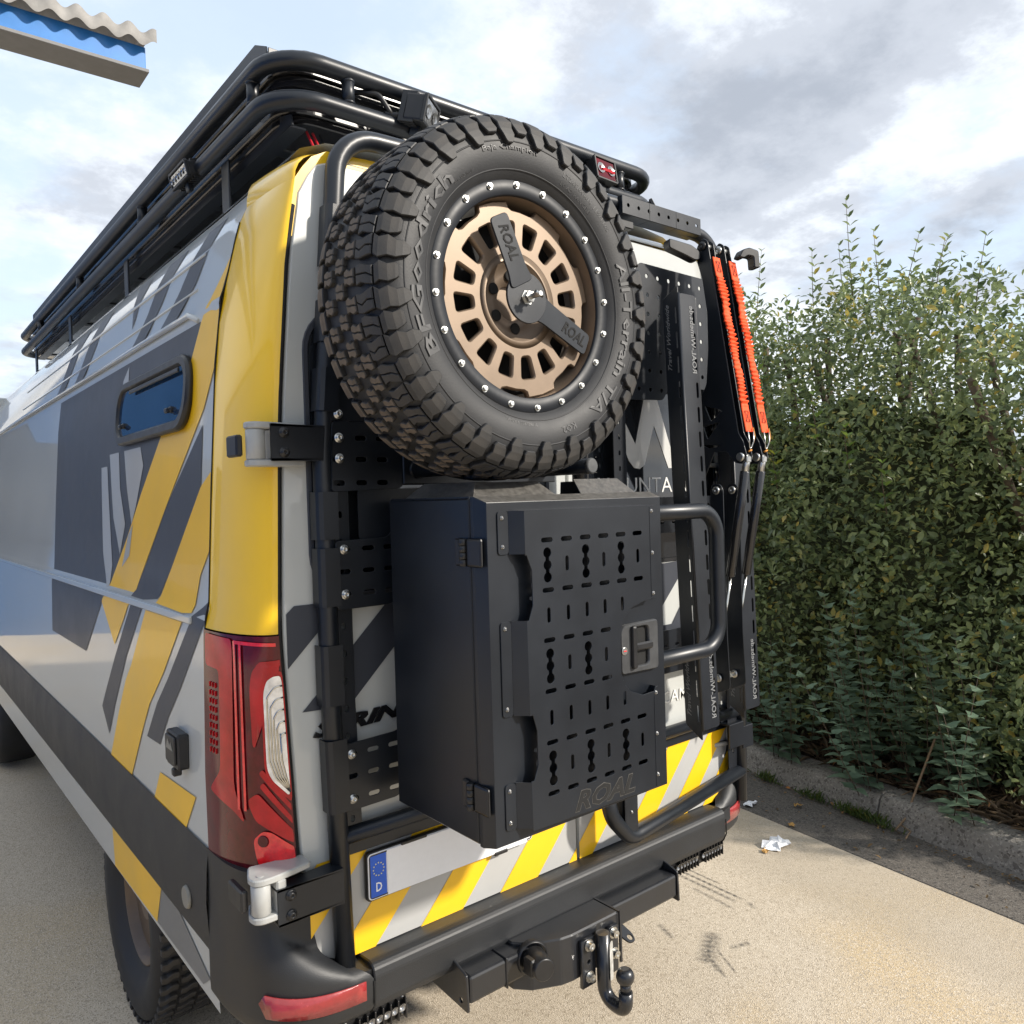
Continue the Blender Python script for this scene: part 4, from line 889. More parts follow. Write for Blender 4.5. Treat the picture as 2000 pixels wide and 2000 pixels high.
for z0, z1 in ((1.632, 1.722), (1.297, 1.494), (1.062, 1.158)):
    z0, z1 = pzz(z0), pzz(z1)
    b = MB(); b.add([(xa, YPn - .0014, z0), (xa, YPn - .0014, z1), (-.6135, YF - .0030, z1), (-.6135, YF - .0030, z0), (xa, YPn + .0014, z0), (xa, YPn + .0014, z1), (-.6135, YF, z1), (-.6135, YF, z0)], [[0, 1, 2, 3], [0, 3, 7, 4], [1, 5, 6, 2]])
    b.mesh(plate_mesh(roundpoly([(-.641, z0), (-.6135, z0), (-.6135, z1), (-.641, z1)], .008), [], .003, .0006), XZ(YF - .0016)); b.build('fixing_tab', powder, pn)
    for z in (z0 + .016, z1 - .014): inst('bolt', BOLT_S, pn, (-.630, YF - .0035, z))
for z in (1.708, 1.609, 1.513, 1.276, 1.178, 1.080): inst('bolt', BOLT_S, pn, (px(-.181), YPn - .0018, pzz(z)))
xb = px(-.188)
b = MB(); b.box(xb, xb + .0015, YPn - .0022, YPn, pzz(1.053), pzz(1.270)); b.box(xb, xb + .0015, YPn - .0022, YPn, pzz(1.505), pzz(1.718)); b.build('panel_fold', powder, pn)
b = MB(); b.box(px(-.172) - .001, px(-.172) + .0005, YPn, YF, pzz(1.050), pzz(1.289)); b.box(px(-.172) - .001, px(-.172) + .0005, YPn, YF, pzz(1.501), pzz(1.722)); b.box(xa, px(-.172), YPn, YF, pzz(1.722) - .001, pzz(1.722)); b.build('panel_edge', powder, pn)
b = MB(); b.mesh(fit_text('ROAL', .190, .045, .0003, .35, .045), axes((px(-.454), YPn - .0016, pzz(1.0615)), (1, 0, -.01), (0, 0, 1), (0, -1, 0))); b.build('lettering_edge', highlight_coat, pn)
b = MB(); b.mesh(fit_text('ROAL', .186, .042, .0005, .35, .025), axes((px(-.452), YPn - .0021, pzz(1.063)), (1, 0, -.01), (0, 0, 1), (0, -1, 0))); b.build('cut_out_lettering', shadow_black, pn)
# latch
b = MB(); b.mesh(plate_mesh(roundpoly([(-.302, 1.336), (-.172, 1.334), (-.172, 1.452), (-.288, 1.450), (-.302, 1.436)], .012, 4), [rrect(-.262, -.207, 1.350, 1.440, .010)], .012, .003), XZ(YF - .006)); la = b.build('latch', mat('grey_latch_metal', (.075, .077, .08), .36, metal=.35, var=.12, vscale=30), sb)
b = MB(); b.box(-.263, -.206, YF - .0035, YF - .001, 1.350, 1.440); b.build('latch_recess', shadow_black, la)
b = MB(); b.box(-.270, -.255, YF - .022, YF - .010, 1.346, 1.446, .005, seg=2); b.box(-.258, -.196, YF - .019, YF - .011, 1.386, 1.404, .004); b.build('latch_handle', blackp, la)
b = MB(); b.cyl((-.2915, YF - .010, 1.391), (-.2915, YF - .0145, 1.391), .0095, seg=20, bev=.001); lk = b.build('lock_barrel', steel, la)
b = MB(); b.box(-.296, -.287, YF - .0155, YF - .0143, 1.3900, 1.3922); b.build('lock_mark', brightred, lk)
# hinges
for z in (1.640, 1.138):
    b = MB(); b.box(bx0 - .007, bx0 - .001, -.402, -.378, z - .029, z + .029, .004); b.box(bx0 - .008, bx0 - .001, -.470, -.420, z - .029, z + .029, .005, seg=2)
    for q in range(4): b.cyl((bx0 - .008, -.411, z - .028 + q * .0142), (bx0 - .008, -.411, z - .0146 + q * .0142), .0088, seg=14, bev=.001)
    b.build('hinge', blackp, sb)
# lid flaps on top
b = MB(); b.add([(-.640, -.13, bz1 - .002), (-.640, -.40, bz1 - .002), (-.605, -.36, bz1 + .030), (-.605, -.16, bz1 + .032)], [[0, 1, 2, 3]]); b.add([(-.640, -.40, bz1 - .002), (-.42, -.415, bz1 - .002), (-.45, -.38, bz1 + .032), (-.605, -.36, bz1 + .030)], [[0, 1, 2, 3]])
b.add([(-.345, -.413, bz1 - .002), (-.165, -.417, bz1 - .002), (-.19, -.38, bz1 + .034), (-.335, -.378, bz1 + .033)], [[0, 1, 2, 3]]); b.add([(-.165, -.417, bz1 - .002), (-.165, -.15, bz1 - .002), (-.19, -.18, bz1 + .034), (-.19, -.38, bz1 + .034)], [[0, 1, 2, 3]])
fl = b.build('top_flap', highlight_coat, sb); md = fl.modifiers.new('thick', 'SOLIDIFY'); md.thickness = .003
b = MB(); b.box(bx0 + .004, bx1 - .004, -.42, -.11, bz1 - .003, bz1 + .001); b.build('top_sheet', powder, sb)
# D shaped side bar
b = MB(); b.tube([(-.15, -.30, 1.695), (.312, -.30, 1.695), (.312, -.30, 1.292), (-.15, -.30, 1.292)], .0225, 18, fillet=.075, fs=10); b.build('side_bar', powder, sb)

# ================================================================== FOLD-UP TRAYS, ARMS, STRUTS
def tray(name, label, x0, x1, yt, yb, zt, zb, flange=.06):
    t = thing(name, label, 'carrier tray', ((x0 + x1) / 2, yb, zb), 'fold up trays on the right door')
    dz = zt - zb; wdt = x1 - x0; ex = Vector((1, 0, 0)); ey = Vector((0, yt - yb, dz)).normalized(); ez = Vector((0, -ey.z, ey.y)); ln = math.hypot(dz, yt - yb)
    M = axes((x0, yb, zb), ex, ey, ez)
    hs = []
    for i in range(int(ln / .075)):
        v = .05 + i * .075
        if v < ln - .04: hs.append(slot(wdt - .016, v, .048, .0105, True))
    b = MB(); b.mesh(plate_mesh(roundpoly([(.004, 0), (wdt, 0), (wdt, ln), (.004, ln)], .012), hs, .003, .0006), M); base = b.build('tray_base', powder, t)
    M2 = axes((x0, yb, zb), (0, 1, 0), (0, (yt - yb) / ln, dz / ln), (1, 0, 0))
    hs = []
    for i in range(int(ln / .075)):
        v = .05 + i * .075
        if v < ln - .04: hs.append(slot(.012, v, .050, .0045, True))
    b = MB(); b.mesh(plate_mesh(roundpoly([(0, -.03), (flange, .01), (flange, ln - .012), (0, ln + .022)], .008), hs, .003, .0006), M2); b.tube([Vector((x0 + .002, yb, zb)), Vector((x0 + .002, yt, zt))], .0045, 8); fg = b.build('left_flange', powder, t)
    M3 = axes((x1, yb, zb), (.18, 1, 0), (0, (yt - yb) / ln, dz / ln), (1, -.18, 0))
    b = MB(); b.mesh(plate_mesh(roundpoly([(0, 0), (flange, 0), (flange, ln), (0, ln)], .008), [], .003), M3); b.build('right_flange', powder, t)
    # mirrored cut out lettering: the folded tray shows its underside
    for v0, d in ((.03, 1), (ln - .24, 1)):
        tm = fit_text('ROAL-Wimebs.de', .205, .021, .0006, .0, .01)
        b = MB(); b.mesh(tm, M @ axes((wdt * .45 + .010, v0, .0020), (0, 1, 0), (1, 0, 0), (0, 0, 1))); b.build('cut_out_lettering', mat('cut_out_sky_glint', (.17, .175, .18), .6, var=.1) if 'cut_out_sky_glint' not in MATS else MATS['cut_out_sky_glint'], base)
        tm = fit_text('Travel Worldwide', .20, .014, .0006, .5, .0)
        b = MB(); b.mesh(tm, M2 @ axes((.036, v0 + .01, -.0021), (0, 1, 0), (1, 0, 0), (0, 0, -1))); b.build('cut_out_lettering', MATS['cut_out_sky_glint'], fg)
    return t
tray('wheel_tray', 'tall slotted black tray folded up beside the storage box, left one of the two', .289, .372, -.200, -.250, 2.350, 1.035)
tray('wheel_tray', 'tall slotted black tray folded up behind the gas struts, right one of the two', .660, .748, -.110, -.140, 2.250, 1.005)
def X3(x, P, dz=0): return [(y, z) for y, z in P]
def lift(name, label, x, full):
    t = thing(name, label, 'lift arm', (x, -.2, 1.12), 'lift arms with orange straps')
    G = [(-.194, 2.535), (-.176, 2.548), (-.152, 2.525), (-.152, 2.478), (-.170, 2.421), (-.186, 2.311), (-.186, 2.196), (-.176, 2.089), (-.150, 2.042), (-.120, 1.929), (-.105, 1.847), (-.105, 1.76), (-.130, 1.74), (-.165, 1.80), (-.200, 1.872), (-.246, 1.872), (-.275, 1.835), (-.302, 1.830), (-.318, 1.855), (-.306, 1.90), (-.290, 1.925)]
    Hh = [[(-.168, 2.020), (-.235, 2.000), (-.190, 1.970)], [(-.160, 1.955), (-.225, 1.965), (-.175, 1.915)], [(-.150, 1.900), (-.235, 1.890), (-.18, 1.885)]] if full else []
    if not full: G = [(-.194, 2.535), (-.176, 2.548), (-.152, 2.525), (-.152, 2.421), (-.190, 2.196), (-.225, 1.95), (-.262, 1.835), (-.302, 1.830), (-.318, 1.855), (-.306, 1.90), (-.290, 1.925)]
    plateobj('arm_plate', roundpoly(G, .008), [roundpoly(h, .004) for h in Hh], .004, YZ(x), powder, t, bev=.0008)
    G2 = [(y + .004, z) for y, z in ([(-.194, 2.535), (-.176, 2.548), (-.152, 2.525), (-.152, 2.421), (-.190, 2.196), (-.225, 1.95), (-.262, 1.835), (-.302, 1.830), (-.318, 1.855), (-.306, 1.90), (-.290, 1.925)])]
    plateobj('arm_plate', roundpoly(G2, .008), [], .004, YZ(x + .034), powder, t, bev=.0008)
    b = MB(); b.cyl((x - .008, -.176, 2.522), (x + .044, -.176, 2.522), .010, seg=14); b.cyl((x - .010, -.298, 1.852), (x + .044, -.298, 1.852), .0105, seg=14); b.build('pivot_pin', steel, t)
    b = MB(); b.lathe([(.006, 0), (.014, .001), (.013, .006), (.004, .007), (0, .004)], (x - .003, -.298, 1.852), (-1, 0, 0), 18); b.build('bolt', steel, t)
    b = MB(); b.lathe([(.006, 0), (.014, .001), (.013, .006), (.004, .007), (0, .004)], (x - .003, -.176, 2.522), (-1, 0, 0), 18); b.build('bolt', steel if not full else blackp, t)
    # link plate below
    plateobj('link_plate', roundpoly([(-.185, 1.772), (-.215, 1.772), (-.226, 1.755), (-.228, 1.30), (-.235, 1.13), (-.16, 1.10), (-.178, 1.755)], .012), [], .004, YZ(x + .004), powder, t, bev=.0008)
    b = MB(); b.lathe([(.006, 0), (.013, .001), (.012, .006), (.004, .007), (0, .004)], (x - .002, -.205, 1.752), (-1, 0, 0), 18); b.build('bolt', steel, t)
    b = MB(); b.lathe([(.006, 0), (.013, .001), (.012, .006), (.004, .007), (0, .004)], (x - .002, -.196, 1.160), (-1, 0, 0), 18); b.build('bolt', steel, t)
    # hook at the top
    b = MB()
    if full: b.prism(roundpoly([(-.085, .022), (.0, .008), (.030, -.010), (.030, -.035), (.012, -.040), (-.03, -.025), (-.085, -.008)], .008), (x - .02, 0, 0), (.94, -.3, 0), (0, 0, 1), (.012, .035, 0), bev=.003); b.bm.transform(Matrix.Translation((-.02, -.165, 2.515)))
    else: b.prism(roundpoly([(-.040, -.012), (-.026, .012), (.0, .020), (.034, .012), (.038, -.042), (.016, -.044), (.014, -.008), (-.008, -.006), (-.022, -.016)], .006), (x + .03, 0, 0), (.94, -.34, 0), (0, 0, 1), (.012, .035, 0), bev=.003); b.bm.transform(Matrix.Translation((.03, -.25, 2.505)))
    b.build('hook', blackp, t)
    # gas strut
    g = thing('gas_strut', ('left' if full else 'right') + ' black gas strut below the ' + ('left' if full else 'right') + ' orange strap', 'gas strut', (x + .017, -.2, 1.16), 'gas struts of the lift arms')
    A = Vector((x + .017, -.303, 1.838)); B = Vector((x + .017, -.178, 1.185)); d = (B - A)
    b = MB(); b.cyl(A + d * .045, A + d * .545, .0145, seg=18, bev=.002); b.build('cylinder', powder_gloss, g)
    b = MB(); b.cyl(A + d * .545, A + d * .97, .0055, seg=12); b.build('rod', chrome, g)
    b = MB(); b.cyl(A - d * .01, A + d * .050, .0115, seg=16, bev=.001); b.box(x + .006, x + .028, A.y - .012, A.y + .012, A.z - .004, A.z + .016, .003); b.build('end_fitting', steel, g)
    b = MB(); b.cyl(A + d * .945, A + d * 1.01, .010, seg=14, bev=.001); b.cyl((x - .002, B.y, B.z - .03), (x + .03, B.y, B.z - .03), .010, seg=12); b.cyl(A + d * 1.0, Vector((x + .017, B.y, B.z - .03)), .008, seg=10); b.build('ball_joint', steel, g)
    # orange scrunched strap on the outer edge of the arm
    s = thing('bungee_strap', ('left' if full else 'right') + ' orange gathered elastic strap along the ' + ('left' if full else 'right') + ' lift arm', 'strap', (x + .017, -.3, 1.93), 'orange straps')
    A = Vector((x + .017, -.208, 2.480)); B = Vector((x + .017, -.314, 1.927)); d = (B - A); L_ = d.length; t_ = d.normalized(); nn = Vector((0, -t_.z * -1, t_.y * -1)); nn = Vector((0, t_.z, -t_.y)); 
    if nn.y > 0: nn = -nn
    b = MB(); n = 200; rows = []
    for i in range(n + 1):
        f = i / n; u = f * L_; k = min(1, max(0, (f - .10) / .03)) * min(1, max(0, (.86 - f) / .03))
        ph = 2 * PI * u / .0125 + 1.6 * math.sin(u * 61) + .8 * math.sin(u * 23)
        amp = .0042 * (.75 + .45 * math.sin(u * 37 + x * 9))
        off = .004 + k * (.004 + amp * math.sin(ph)); wv = k * .0022 * math.sin(u * 50 + 1) + k * .0016 * math.sin(ph * .5 + 2)
        hw = .0175 + k * (.0012 * math.sin(ph) + .0016 * math.sin(u * 71))
        c = A + d * f + Vector((wv, 0, 0)); row = []
        for q in range(7):
            a_ = -1 + q / 3; bul = k * .002 * (1 - a_ * a_) + k * .0011 * math.sin(ph + 2.2 * a_ + 5 * math.sin(u * 13))
            row.append(b.bm.verts.new(c + Vector((a_ * hw, 0, 0)) + nn * (off + bul - k * .003 * abs(a_) ** 3)))
        rows.append(row)
    for i in range(n):
        for q in range(6): fc = b.bm.faces.new((rows[i][q], rows[i][q + 1], rows[i + 1][q + 1], rows[i + 1][q])); fc.smooth = True
    wb = b.build('webbing', orange, s); md = wb.modifiers.new('thick', 'SOLIDIFY'); md.thickness = .003
    b = MB()
    for f0, f1 in ((.025, .085), (.885, .945)):
        c0, c1 = A + d * f0 + nn * .0062, A + d * f1 + nn * .0062
        xx = Vector((.0095, 0, 0)); q4 = [c0 - xx, c0 + xx, c1 + xx, c1 - xx]
        for p, q in ((0, 1), (1, 2), (2, 3), (3, 0), (0, 2), (1, 3)): b.cyl(q4[p], q4[q], .0007, seg=5)
    b.build('stitching', blackthread, s)
    b = MB(); e_ = B + nn * .006
    b.tube([e_ + Vector((-.012, 0, .0)), e_ + Vector((-.009, -.002, -.03)), e_ + Vector((0, .004, -.062)), e_ + Vector((.010, -.004, -.03)), e_ + Vector((.013, -.002, .0))], .0022, 6, fillet=.01); b.build('steel_link', steel, s)
    b = MB(); b.tube([e_ + Vector((.013, -.001, .012)), e_ + Vector((.016, -.004, -.012)), e_ + Vector((.010, -.003, -.034))], .0024, 6, fillet=.01); b.tube([e_ + Vector((-.006, .004, -.060)), e_ + Vector((.006, .001, -.056))], .003, 6); b.build('cord_loop', gold, s)
lift('lift_arm', 'black lift arm with a truss shaped plate and strut, nearer the perforated panel', .450, True)
lift('lift_arm', 'plain black lift arm with a hooked top, nearest the hedge', .533, False)

# ================================================================== TOW HITCH
tw = thing('tow_hitch', 'black steel tow bar with swan neck tow ball under the rear bumper', 'tow bar', (-.05, -.1, .36))
BLX, BLY = -.100, -.278
hitch = mat('hitch_black_paint', (.014, .0155, .019), .34, coat=.25, var=.14, vscale=7, bump=.08, bscale=300)
b = MB(); b.box(-.500, .300, -.128, -.020, .487, .558, .008, seg=2); b.build('cross_beam', hitch, tw)
for x in (-.508, .303):
    pts = [(-.134, .474), (.12, .488), (.12, .60), (-.02, .60), (-.13, .566)]
    hs = [circ(-.105, .496, .007), circ(-.03, .545, .007), circ(.03, .548, .007)]
    plateobj('end_plate', roundpoly(pts, .005), hs, .007, YZ(x), hitch, tw, bev=.001)
b = MB()
op = [(-.335, -.02), (-.335, -.090), (-.300, -.13), (-.225, -.166), (-.190, -.172), (-.010, -.172), (-.010, -.02)]
b.prism(op, (0, 0, .440), (1, 0, 0), (0, 1, 0), (0, 0, .128), bev=.004); b.bm.transform(Matrix.Identity(4)); b.build('ball_mount_housing', hitch, tw)
b = MB(); b.prism([(-.02, .57), (-.175, .57), (-.179, .575), (-.179, .425), (-.172, .425), (-.172, .565), (-.02, .565)], (-.012, 0, 0), (0, 1, 0), (0, 0, 1), (.008, 0, 0), bev=.001)
b.build('side_gusset', hitch, tw)
b = MB(); b.box(-.385, -.379, -.132, -.016, .482, .562, .002); b.box(-.012, -.005, -.13, -.015, .48, .565, .002); b.build('beam_collar', hitch, tw)
for x0, x1 in ((-.168, -.118), (-.062, -.028)):
    plateobj('flange_plate', [(x0, .415), (x1, .415), (x1, .545), (x0, .545)], [circ((x0 + x1) / 2, .482, .006)] if x0 < -.1 else [], .012, XZ(-.180), hitch, tw, bev=.001)
for x, z in ((-.143, .528), (-.143, .442), (-.048, .528), (-.046, .470)): inst('bolt', HEX, tw, (x, -.187, z), scale=1.7)
b = MB(); b.tube([(-.100, -.198, .552), (-.100, -.198, .372), (-.100, -.278, .372), (-.100, -.278, .425)], .0190, 18, fillet=.042, fs=10); b.build('swan_neck', hitch, tw)
b = MB(); b.lathe([(0, -.025), (.010, -.0229), (.0177, -.0177), (.0229, -.010), (.025, 0), (.0229, .010), (.0177, .0177), (.0105, .0222), (.0095, .0215), (0, .0215)], (BLX, BLY, .466), (0, 0, 1), 32); b.cyl((BLX, BLY, .42), (BLX, BLY, .452), .0145, seg=18); b.build('tow_ball', hitch, tw)
b = MB(); b.prism(roundpoly([(-.010, .425), (.010, .425), (.010, .530), (-.010, .530)], .008), (-.088, -.2165, 0), (.94, .34, 0), (0, 0, 1), (0, -.001, 0)); b.build('data_sticker', mat('worn_label', (.62, .62, .60), .35, metal=.3, col2=(.30, .30, .28), vscale=60), tw)
b = MB(); b.lathe([(.045, 0), (.045, .012), (.040, .016)], (-.300, -.128, .535), (-.25, -1, .05), 28); b.cyl((-.302, -.14, .535), (-.318, -.205, .537), .033, .029, seg=24, bev=.003); b.build('electric_socket', blackp, tw)
b = MB(); b.box(-.345, -.325, -.185, -.150, .515, .560, .004); b.box(-.335, -.290, -.195, -.185, .525, .545, .004); b.build('socket_catch', blackp, tw)
plateobj('chain_eye', roundpoly([(.010, .02), (.052, .02), (.068, -.045), (.062, -.068), (.040, -.068), (.030, -.05)], .010), [circ(.052, -.052, .009)], .006, axes((0, -.110, .489), (1, 0, 0), (0, .86, .5), (0, -.5, .86)), hitch, tw, bev=.001)

# ================================================================== LIGHT BARS UNDER THE BUMPER
def light_bar(label, x0, x1, z, tilt):
    t = thing('light_bar', label, 'light bar', ((x0 + x1) / 2, -.05, z), 'light bars under the bumper')
    n = 14; L_ = x1 - x0
    b = MB(); b.box(x0, x1, -.045, .0, z - .030, z + .030, .003); b.build('housing', blackp, t)
    for q in (0, 1):
        a, c = (x0 + .02 + q * L_ * .5, x0 + L_ * .5 - .02 + q * L_ * .5); m = 7
        for i in range(m):
            xx = a + (c - a) * i / (m - 1)
            b = MB(); b.lathe([(0, .002), (.006, .003), (.0085, .010), (.011, .0105)], (xx, -.048, z + .004), (0, -1, -.2), 12); b.build('led_reflector', lampglass, t)
            b = MB(); b.box(xx + .0085, xx + .0125, -.060, -.045, z - .026, z + .024, .001); b.build('cooling_fin', blackp, t)
    for x in (x0 + .012, (x0 + x1) / 2, x1 - .012):
        for zz in (-.02, .02): inst('bolt', BOLT_S, t, (x, -.0455, z + zz))
light_bar('black light bar with small round lamps hanging under the left end of the bumper', -.965, -.632, .512, 0)
light_bar('black finned light bar hanging under the right end of the bumper', .375, .640, .522, 0)
# ================================================================== GROUND
def ground_mat(name, base, dark, speck, sc_, marks=False, warm=None):
    m = bpy.data.materials.new(name); m.use_nodes = True; t = m.node_tree; b = t.nodes['Principled BSDF']; n = t.nodes.new; l = t.links.new
    b.inputs['Roughness'].default_value = .88; b.inputs['Specular IOR Level'].default_value = .25
    co = n('ShaderNodeTexCoord')
    def nz(s, d=4, r=.6):
        k = n('ShaderNodeTexNoise'); k.inputs['Scale'].default_value = s; k.inputs['Detail'].default_value = d; k.inputs['Roughness'].default_value = r; l(co.outputs['Object'], k.inputs[0]); return k.outputs[0]
    def mixc(f, a, c):
        k = n('ShaderNodeMix'); k.data_type = 'RGBA'
        for s, v in ((0, f), (6, a), (7, c)):
            if isinstance(v, tuple): k.inputs[s].default_value = (*v, 1)
            elif isinstance(v, float): k.inputs[s].default_value = v
            else: l(v, k.inputs[s])
        return k.outputs[2]
    def rg(x, a, c):
        k = n('ShaderNodeMapRange'); k.inputs[1].default_value = a; k.inputs[2].default_value = c; l(x, k.inputs[0]); return k.outputs[0]
    def vor(s):
        k = n('ShaderNodeTexVoronoi'); k.inputs['Scale'].default_value = s; l(co.outputs['Object'], k.inputs[0]); return k
    def M3(x, f):
        k = n('ShaderNodeMath'); k.operation = 'MULTIPLY'; l(x, k.inputs[0]); k.inputs[1].default_value = f; return k.outputs[0]
    v = vor(sc_); v2 = vor(sc_ * .47)
    sepc = n('ShaderNodeSeparateColor'); l(v.outputs['Color'], sepc.inputs[0])
    sep2 = n('ShaderNodeSeparateColor'); l(v2.outputs['Color'], sep2.inputs[0])
    c = mixc(rg(nz(1.1), .35, .7), base, tuple(x * .86 for x in base))
    if warm: c = mixc(rg(nz(.55, 3), .47, .62), c, warm)
    c = mixc(rg(sepc.outputs[0], .80, .93), c, dark)
    c = mixc(rg(sepc.outputs[1], .72, .95), c, speck)
    c = mixc(rg(sep2.outputs[0], .90, .97), c, tuple(x * 1.2 for x in dark))
    c = mixc(M3(rg(nz(240, 2), .58, .75), .6), c, dark)
    if marks:
        geo = n('ShaderNodeSeparateXYZ'); l(co.outputs['Object'], geo.inputs[0])
        def M2(op, a, d=None):
            k = n('ShaderNodeMath'); k.operation = op
            for i, x in enumerate((a, d)):
                if x is None: continue
                if isinstance(x, (int, float)): k.inputs[i].default_value = x
                else: l(x, k.inputs[i])
            return k.outputs[0]
        def band(cx, cy, ang, ln, wd, soft=.02):
            ca, sa = math.cos(R(ang)), math.sin(R(ang))
            dx = M2('SUBTRACT', geo.outputs[0], cx); dy = M2('SUBTRACT', geo.outputs[1], cy)
            u = M2('ADD', M2('MULTIPLY', dx, ca), M2('MULTIPLY', dy, sa)); w_ = M2('ADD', M2('MULTIPLY', dx, -sa), M2('MULTIPLY', dy, ca))
            a = rg(M2('ABSOLUTE', u), ln / 2, ln / 2 - .12 * ln); q = rg(M2('ABSOLUTE', w_), wd / 2, wd / 2 - soft)
            st = M2('MULTIPLY_ADD', M2('SINE', M2('MULTIPLY', u, 190.0)), .22); st.node.inputs[2].default_value = .78
            return M2('MULTIPLY', M2('MULTIPLY', a, q), st)
        tot = None
        for a in ((1.285, .56, 88, .52, .022, .008), (1.325, .66, 88, .40, .018, .008), (1.245, .50, 88, .35, .030, .015), (1.19, .42, 86, .25, .03, .02), (1.365, .80, 88, .30, .02, .01), (.87, .195, 30, .24, .10, .05), (.80, .12, 62, .20, .022, .01), (.845, .10, 62, .17, .018, .01), (.97, .125, -20, .10, .035, .02), (.80, .13, 60, .14, .05, .03), (.835, .385, 70, .12, .035, .02), (1.262, .27, 60, .06, .03, .02), (1.40, .97, 88, .3, .03, .02), (.42, -.06, 10, .1, .05, .04)):
            x = band(*a); tot = x if tot is None else M2('MAXIMUM', tot, x)
        grain = rg(nz(70, 3, .7), .30, .50)
        c = mixc(M2('MULTIPLY', M2('MULTIPLY', tot, grain), .95), c, (.06, .058, .055))
        # darker lane edge towards the gutter
        ed = M2('ADD', geo.outputs[0], M2('MULTIPLY', geo.outputs[1], -.10)); ed = M2('ADD', ed, M2('MULTIPLY', M2('SUBTRACT', nz(3), .5), .10))
        c = mixc(M2('MULTIPLY', rg(ed, 1.36, 1.56), .42), c, tuple(x * .62 for x in base))
        # fine transverse broom lines
        wv = n('ShaderNodeTexWave'); wv.inputs['Scale'].default_value = 34; wv.inputs['Distortion'].default_value = 1.5; wv.inputs['Detail'].default_value = 2; wv.bands_direction = 'Y'; l(co.outputs['Object'], wv.inputs[0])
        c = mixc(M2('MULTIPLY', rg(wv.outputs['Fac'], .7, 1.0), .10), c, tuple(x * .5 for x in base))
    l(c, b.inputs['Base Color'])
    bp = n('ShaderNodeBump'); bp.inputs['Strength'].default_value = .55; bp.inputs['Distance'].default_value = .003; l(v.outputs['Distance'], bp.inputs['Height']); l(bp.outputs[0], b.inputs['Normal'])
    return m
road_m = ground_mat('speckled_concrete', (.56, .48, .37), (.34, .285, .215), (.66, .58, .47), 230, True, (.54, .42, .26))
gut_m = ground_mat('grey_gutter_concrete', (.125, .112, .098), (.06, .055, .05), (.18, .165, .145), 170)
kerb_m = ground_mat('weathered_kerb_stone', (.24, .225, .20), (.11, .10, .09), (.31, .29, .26), 120)
soil_m = ground_mat('dark_leaf_litter', (.065, .048, .034), (.025, .02, .015), (.13, .095, .065), 60)
GX = lambda y: 2.00 + .13 * y       # road edge
KX = lambda y: 2.435 + .20 * y      # kerb foot
b = MB()
ys = lin(-40, 60, 41)
b.add([p for y in ys for p in ((-40, y, GZ), (max(GX(y), -39) if -12 < y < 60 else GX(y), y, GZ))], [[2 * i, 2 * i + 1, 2 * i + 3, 2 * i + 2] for i in range(len(ys) - 1)]); tag(b.build('road', road_m), kind='structure')
ys = lin(-6, 24, 31); b = MB()
b.add([p for y in ys for p in ((GX(y), y, GZ), (GX(y) + .012, y, GZ - .010), (GX(y) + .02, y, GZ - .004), (KX(y) + .03, y, GZ - .012))], [[4 * i + k, 4 * i + k + 1, 4 * i + k + 5, 4 * i + k + 4] for i in range(len(ys) - 1) for k in range(3)]); tag(b.build('gutter', gut_m), kind='structure')
b = MB(); ys = lin(-6, 24, 61)
for y in ys[:-1]: pass
b.add([p for y in ys for p in ((KX(y) + .20, y, GZ + .125), (KX(y) + .38 + .03 * math.sin(y * 5), y, GZ + .135 + .02 * math.sin(y * 7)), (KX(y) + .7, y, GZ + .15 + .03 * math.sin(y * 3)), (KX(y) + 30, y, GZ + .2))], [[4 * i + k, 4 * i + k + 1, 4 * i + k + 5, 4 * i + k + 4] for i in range(len(ys) - 1) for k in range(3)], True); tag(b.build('verge', soil_m), kind='structure')
b = MB(); b.add([(2.2, -60, GZ - .02), (60, -60, GZ - .02), (60, 90, GZ - .02), (2.2, 90, GZ - .02)], [[0, 1, 2, 3]]); b.add([(-90, -90, GZ - .03), (90, -90, GZ - .03), (90, 120, GZ - .03), (-90, 120, GZ - .03)], [[0, 1, 2, 3]]); tag(b.build('terrain', soil_m), kind='structure')
kerb = tag(bpy.data.objects.new('kerb', None), kind='structure'); link(kerb, None, (2.5, 0, GZ))
kd = math.atan(.20)
for i in range(-5, 18):
    y0 = i * 1.0 + .35; ky = KX(y0); b = MB(); ex = Vector((math.cos(kd), -math.sin(kd), 0)); ey = Vector((math.sin(kd), math.cos(kd), 0))
    L_ = 1.0 * math.sqrt(1 + .04) - .010
    pr = [(-.0, -.03), (.030, .095), (.045, .118), (.075, .128), (.20, .130), (.20, -.03)]
    b.prism(pr, (ky, y0, GZ + rng.normal(0, .003)), ex, (0, 0, 1), ey * L_, bev=.006); b.build('kerb_stone', kerb_m, kerb)
# ------------------------------------------------------------------ litter
paper = mat('crumpled_paper', (.82, .83, .85), .7, var=.04, vscale=40)
def scrap(name, label, cat, loc, size, m_, n=5, h=.02, seed=1, lean=(1, 1)):
    r = np.random.default_rng(seed); b = MB(); g = []
    for j in range(n + 1):
        g.append([])
        for i in range(n + 1):
            u, v = (i / n - .5) * size * lean[0], (j / n - .5) * size * lean[1]
            g[-1].append(b.bm.verts.new((loc[0] + u + r.normal(0, size * .05), loc[1] + v * (.5 + .5 * abs(math.sin(i * 1.3))) + r.normal(0, size * .05), GZ + .003 + abs(r.normal(0, h)))))
    for j in range(n):
        for i in range(n): b.bm.faces.new((g[j][i], g[j][i + 1], g[j + 1][i + 1], g[j + 1][i]))
    o = b.build(name, m_); md = o.modifiers.new('thick', 'SOLIDIFY'); md.thickness = .001
    return tag(o, label, cat)
